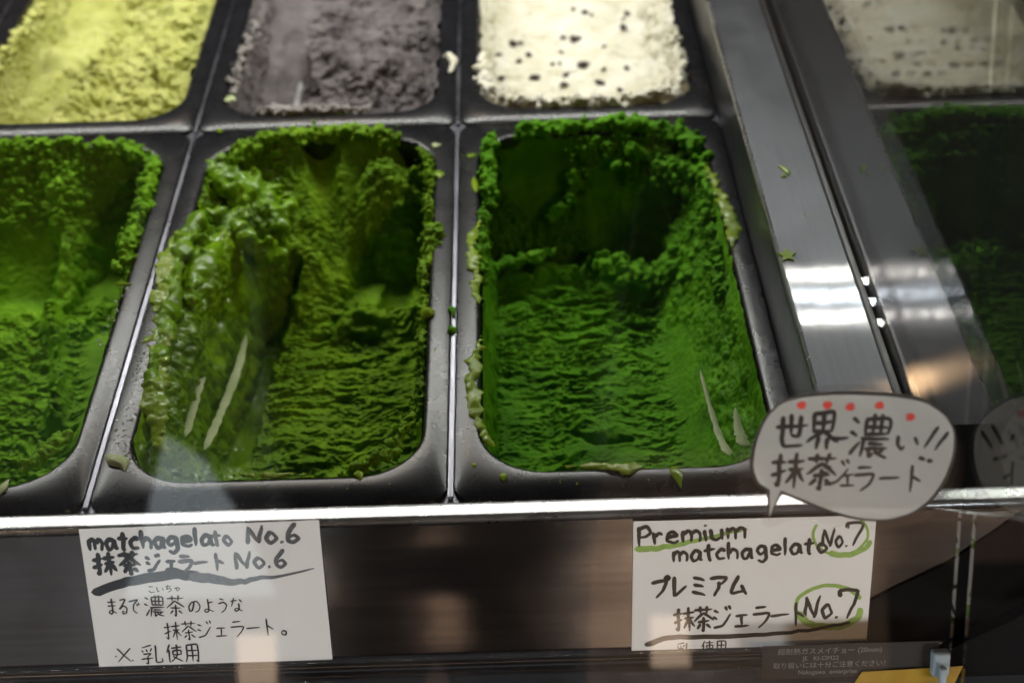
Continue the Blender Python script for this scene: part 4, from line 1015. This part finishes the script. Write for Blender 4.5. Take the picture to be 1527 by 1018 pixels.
def loop_ink(ink, pts, w, inset, z=.06):
    c = np.array(pts); m = len(c); base = len(ink.V)
    for i in range(m):
        d = c[(i+1) % m]-c[i-1]; L = np.hypot(*d)+1e-9; nn = np.array([-d[1], d[0]])/L
        q = w*(1+.25*math.sin(i*.35)); a, b_ = c[i], c[i]+nn*q*inset
        ink.V += [(a[0], a[1], z), (b_[0], b_[1], z)]
    for i in range(m): jn = (i+1) % m; ink.F.append((base+2*i, base+2*i+1, base+2*jn+1, base+2*jn))
area = sum(pb[i][0]*pb[(i+1) % n_][1]-pb[(i+1) % n_][0]*pb[i][1] for i in range(n_))
loop_ink(k, pb, 1.3, 1 if area > 0 else -1, .06)
k.build('outline', MAT['ink_brown'], b)
k = Ink(); k.k = 1
T(k, B, '世界', 1163, 621, 15.6, 2.0, 0, .80, .95); T(k, B, '一', 1247, 636, 12., 1.9, 0, .62); T(k, B, '濃', 1278, 622, 18.5, 1.8, -2, .86); T(k, B, 'い', 1344, 642, 11., 1.6, 0, .95)
k.stroke([B(1409, 640), B(1390, 668)], 1.7); k.stroke([B(1424, 648), B(1407, 672)], 1.7); k.stroke([B(1385, 682), B(1393, 684)], 2.); k.stroke([B(1399, 686), B(1405, 687)], 2.)
T(k, B, '抹茶', 1161, 675, 15.8, 1.9, -1, .84, .95); T(k, B, 'ジ', 1238, 684, 12.5, 1.4, 0, .95); T(k, B, 'ェ', 1262, 692, 10.5, 1.2, 0, .8); T(k, B, 'ラート', 1284, 690, 13., 1.5, 0, .75)
k.build('brush_lettering', MAT['ink_brown'], b)
for px, py in ((1199, 610), (1238, 610), (1273, 612), (1317, 610), (1365, 626)):
    x, y = B(px, py); q = [(x+1.9*math.cos(a)*(1+.12*math.sin(a*3+px)), y+1.9*math.sin(a)*(1+.1*math.cos(2*a))) for a in np.linspace(0, 2*math.pi, 15)[:-1]]
    sheet_poly('red_dot', q, .05, MAT['red_ink'], b, .09)

cc = card_root('corner_dark_plate', 'black plate at the lower right, for the end frame and a dark reflection', 'cover', 0, 0, .0014)
cvp = [(150, -64), (172, -56.5), (201, -45), (212, -39), (236, -27), (260, -9), (275, 3), (430, 3), (430, -140), (150, -140)]
sheet_poly('dark_plate', cvp, 1.2, MAT['void'], cc, .3)  # end frame, and a dark reflection on the panel drawn as a black sheet
sheet_poly('moulding_lip', [(q[0]+(30 if 150 < q[0] < 400 else 0), q[1]-(26 if -60 < q[1] < 2 else 12)) for q in cvp[2:6]]+[(305, -9), (430, -9), (430, -140), (231, -140)], 9, MAT['void'], cc, 9.5)
# black label with white print and a yellow strip, low on the right
lb = card_root('warning_label', 'black label with small white lettering at the bottom right', 'label', .1505, .0625, .0138)
sheet_poly('backing', [(-4, 1), (80, 1), (80, -17), (-4, -17)], .3, MAT['black'], lb)
def font_text(body, size, parent, x, y, mat, name='white_print'):
    c = bpy.data.curves.new('t', 'FONT'); c.body = body; c.size = size*MM; c.resolution_u = 3
    t = bpy.data.objects.new('t', c); COL.objects.link(t); dg = bpy.context.evaluated_depsgraph_get(); dg.update()
    me = bpy.data.meshes.new_from_object(t.evaluated_get(dg)); bpy.data.objects.remove(t)
    me.materials.clear(); me.materials.append(mat); o = bpy.data.objects.new(name, me); COL.objects.link(o)
    o.parent = parent; o.location = (x*MM, y*MM, .1*MM); return o
font_text('超耐熱ガスメイチョー (20mm)', 3.7, lb, 3, -3.6, MAT['print_white'])
font_text('JE   KI-OM22', 3.2, lb, 15, -7.2, MAT['print_white'])
font_text('取り扱いには十分ご注意ください！', 3.5, lb, 1, -11., MAT['print_white'])
font_text('Nakagawa  enterprise', 3.2, lb, 13, -14.6, MAT['print_white'])
yl = card_root('yellow_sticker', 'yellow sticker strip at the bottom edge, right of the cards', 'sticker', .194, .0762, .0150)
sheet_poly('backing', [(0, 0), (48, 1.5), (43, -12), (-7, -12)], .3, MAT['yellow'], yl)
cp = card_root('plastic_clip', 'pale plastic clip standing by the yellow sticker', 'clip', .2262, .0650, .0135)
bx = box('clip_body', (0, -.013, 0), (.0085, 0, .006), MAT['clip'], cp, .0015, 3)
bx = box('clip_peg', (.0025, -.018, .0065), (.006, -.006, .010), MAT['clip'], cp, .001, 3)

# pale streaks
streak(g2, GP, [(-131, 214, -60, 1.6), (-132, 190, -62, 2.2), (-134, 168, -62, 2.4), (-136, 146, -60, 2.2), (-137, 126, -56, 2.), (-138, 96, -48, 2.6)], 1)
streak(g2, GP, [(-146, 180, -44, 1.), (-147, 156, -44, 2.), (-147, 128, -42, 1.8), (-147, 96, -38, 2.4)], 3)
streak(gg, GGS, [(-131, 470, -46, 1.2), (-130, 455, -47, 2.), (-129, 440, -46, 2.), (-128, 425, -42, 1.5)], 11)
streak(gg, GGS, [(-124, 520, -50, 1.8), (-125, 490, -52, 2.), (-124, 470, -50, 1.2)], 12)
streak(g3, GP, [(134, 118, -20, .8), (136, 90, -22, 1.4), (138, 66, -22, 2.), (140, 44, -16, 3.)], 5)
streak(g3, GP, [(147, 76, -12, 1.), (146.5, 60, -12, 2.6), (147, 44, -10, 4.)], 7)

# ------------------------------------------------------------------ the shop in front of the case (seen in reflections)
wallm = simple('beige shop wall', (.44, .33, .25), .8, var=.06, scale=3)
o = box('shop_wall', (-3, -2.66, -.95), (3, -2.6, 1.6), wallm); tag(o, 'beige shop wall behind the viewer', 'wall')
o = box('floor', (-3, -2.6, -1.0), (3, -.10, -.95), simple('shop floor', (.30, .22, .16), .5, var=.1, scale=6)); tag(o, kind='structure')
o = box('shop_cabinet', (-2.9, -2.5, -.95), (-.30, -1.9, .25), simple('dark cabinet', (.13, .12, .12), .5)); tag(o, 'dark cabinet against the shop wall', 'cabinet')
for i, (x, z, w_, h_, e_, lab) in enumerate(((-.39, -.30, .03, .04, 5., 'square lit lamp on the left post, the upper one'), (-.37, -.44, .028, .05, 6., 'square lit lamp on the left post, the lower one'),
        (.27, -.29, .03, .04, 5., 'square lit lamp on the right post, the upper one'), (.26, -.44, .03, .05, 6., 'square lit lamp on the right post, the lower one'), (.14, -.44, .028, .05, 2.5, 'dim square lamp beside the right post'))):
    r = empty('square_lamp', (x, -1.85, z), lab, 'lamp', 'square lit lamps')
    box('lamp_shade', (-w_, -.01, -h_), (w_, 0, h_), emis('warm lamp %d' % i, (1., .72, .5), e_*.5), r)
    box('lamp_bracket', (-.006, -.05, -.01), (.006, -.0102, .01), MAT['black'], r)
mbp = [(-.60, -.20), (-.36, -.20), (-.40, -.10), (-.47, .02), (-.53, .06), (-.56, -.06)]
mb = mesh_obj('haze_sheet', [(x, -1.86, z) for x, z in mbp]+[(x, -1.88, z) for x, z in mbp], [tuple(range(6)), tuple(range(6, 12))[::-1]]+[(i, (i+1) % 6, 6+(i+1) % 6, 6+i) for i in range(6)], emis('haze glow', (.85, .95, 1.), .9), None, False)
tag(mb, 'added glowing white sheet, reflected as haze in the front glass', 'glow sheet')  # added glow, shaped for the pale haze mirrored in the front glass
o = box('low_dark_block', (.70, -2.19, -.95), (2.9, -1.7, -.22), simple('dark low counter', (.02, .018, .018), .6)); tag(o, 'low dark counter added at the right to darken the reflection', 'block')  # unseen block, added to darken what the lower right corner reflects
o = box('wall_blocker', (.05, -2.59, .0), (2.9, -2.2, 1.5), simple('dark cupboard', (.025, .022, .022), .6)); tag(o, 'long dark cupboard added on the shop wall to darken the reflection', 'blocker')  # unseen block, added to keep the wall's reflection off the front glass
ce = empty('fill_light', (.1, -1.22, -.945), 'long cool fill light added on the floor before the case', 'fill light')
box('diffuser', (-1.2, -.03, 0), (1.2, .03, .015), emis('cool fill light diffuser', (.90, .95, 1.), 22.), ce)  # added light on the floor, placed to brighten the price cards
for sx_, lab, colr in ((-1, 'tall glowing panel added at the left to light the cards', (.88, .94, 1.)), (1, 'tall glowing panel added at the right to light the cards', (1., .93, .87))):
    dp = empty('card_fill_panel', (sx_*1.35, -1.45, -.28), lab, 'fill panel'); dp.rotation_euler = (0, 0, sx_*math.radians(42)+math.pi)
    box('fill_face', (-.3, -.0302, -.22), (.3, -.03, .22), emis('card fill glow', colr, 22. if sx_ < 0 else 17.), dp)  # added glowing faces out of view, they brighten the price cards
    box('cabinet', (-.33, -.0295, -.67), (.33, .05, .25), MAT['black'], dp)  # backing box of the added fill panel
cl_ = empty('fill_light', (1.0, -2.2, -.93), 'long warm fill light added to brighten the shop wall', 'fill light')
box('diffuser', (-1.6, -.03, 0), (1.6, .0, .04), emis('fill light diffuser', (1., .86, .74), 17.), cl_)  # invented light, brightens the wall that the panel mirrors
box('housing', (-1.62, .0005, -.01), (1.62, .03, .08), MAT['black'], cl_)
def person():
    root = empty('person', (0, 0, -.95), 'person in dark clothes holding up a camera before the case', 'person')
    J = {'pel': (-.04, -.84, .95, .17), 'wst': (-.04, -.84, 1.12, .17), 'chs': (-.03, -.82, 1.34, .19), 'nck': (-.02, -.80, 1.5, .055), 'hd0': (-.01, -.77, 1.58, .07), 'hd1': (0, -.74, 1.68, .085), 'hd2': (0, -.75, 1.76, .05),
         'hpl': (-.12, -.84, .88, .085), 'knl': (-.16, -.82, .50, .055), 'anl': (-.16, -.86, .09, .04), 'tol': (-.17, -.72, .04, .035),
         'hpr': (.035, -.84, .88, .085), 'knr': (.03, -.82, .50, .055), 'anr': (.05, -.87, .09, .04), 'tor': (.07, -.73, .04, .035),
         'shl': (-.21, -.82, 1.43, .06), 'ell': (-.26, -.72, 1.2, .045), 'wrl': (-.06, -.62, 1.36, .026), 'hnl': (-.02, -.59, 1.40, .03),
         'shr': (.16, -.82, 1.43, .06), 'elr': (.26, -.72, 1.2, .045), 'wrr': (.11, -.63, 1.36, .026), 'hnr': (.08, -.60, 1.40, .03)}
    E_ = [('pel', 'wst'), ('wst', 'chs'), ('chs', 'nck'), ('nck', 'hd0'), ('hd0', 'hd1'), ('hd1', 'hd2'), ('pel', 'hpl'), ('hpl', 'knl'), ('knl', 'anl'), ('anl', 'tol'), ('pel', 'hpr'), ('hpr', 'knr'), ('knr', 'anr'), ('anr', 'tor'),
          ('chs', 'shl'), ('shl', 'ell'), ('ell', 'wrl'), ('wrl', 'hnl'), ('chs', 'shr'), ('shr', 'elr'), ('elr', 'wrr'), ('wrr', 'hnr')]
    ks = list(J); me = bpy.data.meshes.new('body'); me.from_pydata([J[k_][:3] for k_ in ks], [(ks.index(a_), ks.index(b_)) for a_, b_ in E_], [])
    o = bpy.data.objects.new('body', me); COL.objects.link(o); o.parent = root
    md = o.modifiers.new('skin', 'SKIN')
    for i_, k_ in enumerate(ks): me.skin_vertices[0].data[i_].radius = (J[k_][3], J[k_][3]*.85)
    me.skin_vertices[0].data[0].use_root = True
    sb = o.modifiers.new('sub', 'SUBSURF'); sb.levels = 2; sb.render_levels = 2
    me.materials.append(simple('dark clothes', (.05, .043, .043), .85, var=.2))
    dg = bpy.context.evaluated_depsgraph_get(); dg.update(); m2 = bpy.data.meshes.new_from_object(o.evaluated_get(dg)); o.modifiers.clear(); o.data = m2
    m2.polygons.foreach_set('use_smooth', [True]*len(m2.polygons))
    return root
person()
cb = empty('camera_in_hands', (0.03, -.585, .455), 'black camera held in the hands', 'camera')
box('camera_body', (-.06, -.03, -.04), (.06, .0, .04), MAT['black'], cb, .008, 3)
# warm pendant over the case, and a lamp added over the shop for fill light
def pendant(loc, label, r, s):
    e = empty('pendant_lamp', loc, label, 'lamp', 'warm pendant lamps')
    bm = bmesh.new(); bmesh.ops.create_uvsphere(bm, u_segments=20, v_segments=12, radius=r); bm_obj('bulb', bm, emis('warm bulb', (1., .62, .32), s), e, True)
    box('cord', (-.003, -.003, r+.001), (.003, .003, .6), MAT['black'], e)
    return e
pendant((-.30, 1.46, 1.24), 'warm round pendant lamp behind the case', .022, 120.)
pendant((.9, -1.5, 1.15), 'warm round lamp added over the shop floor for fill light', .10, 60.)
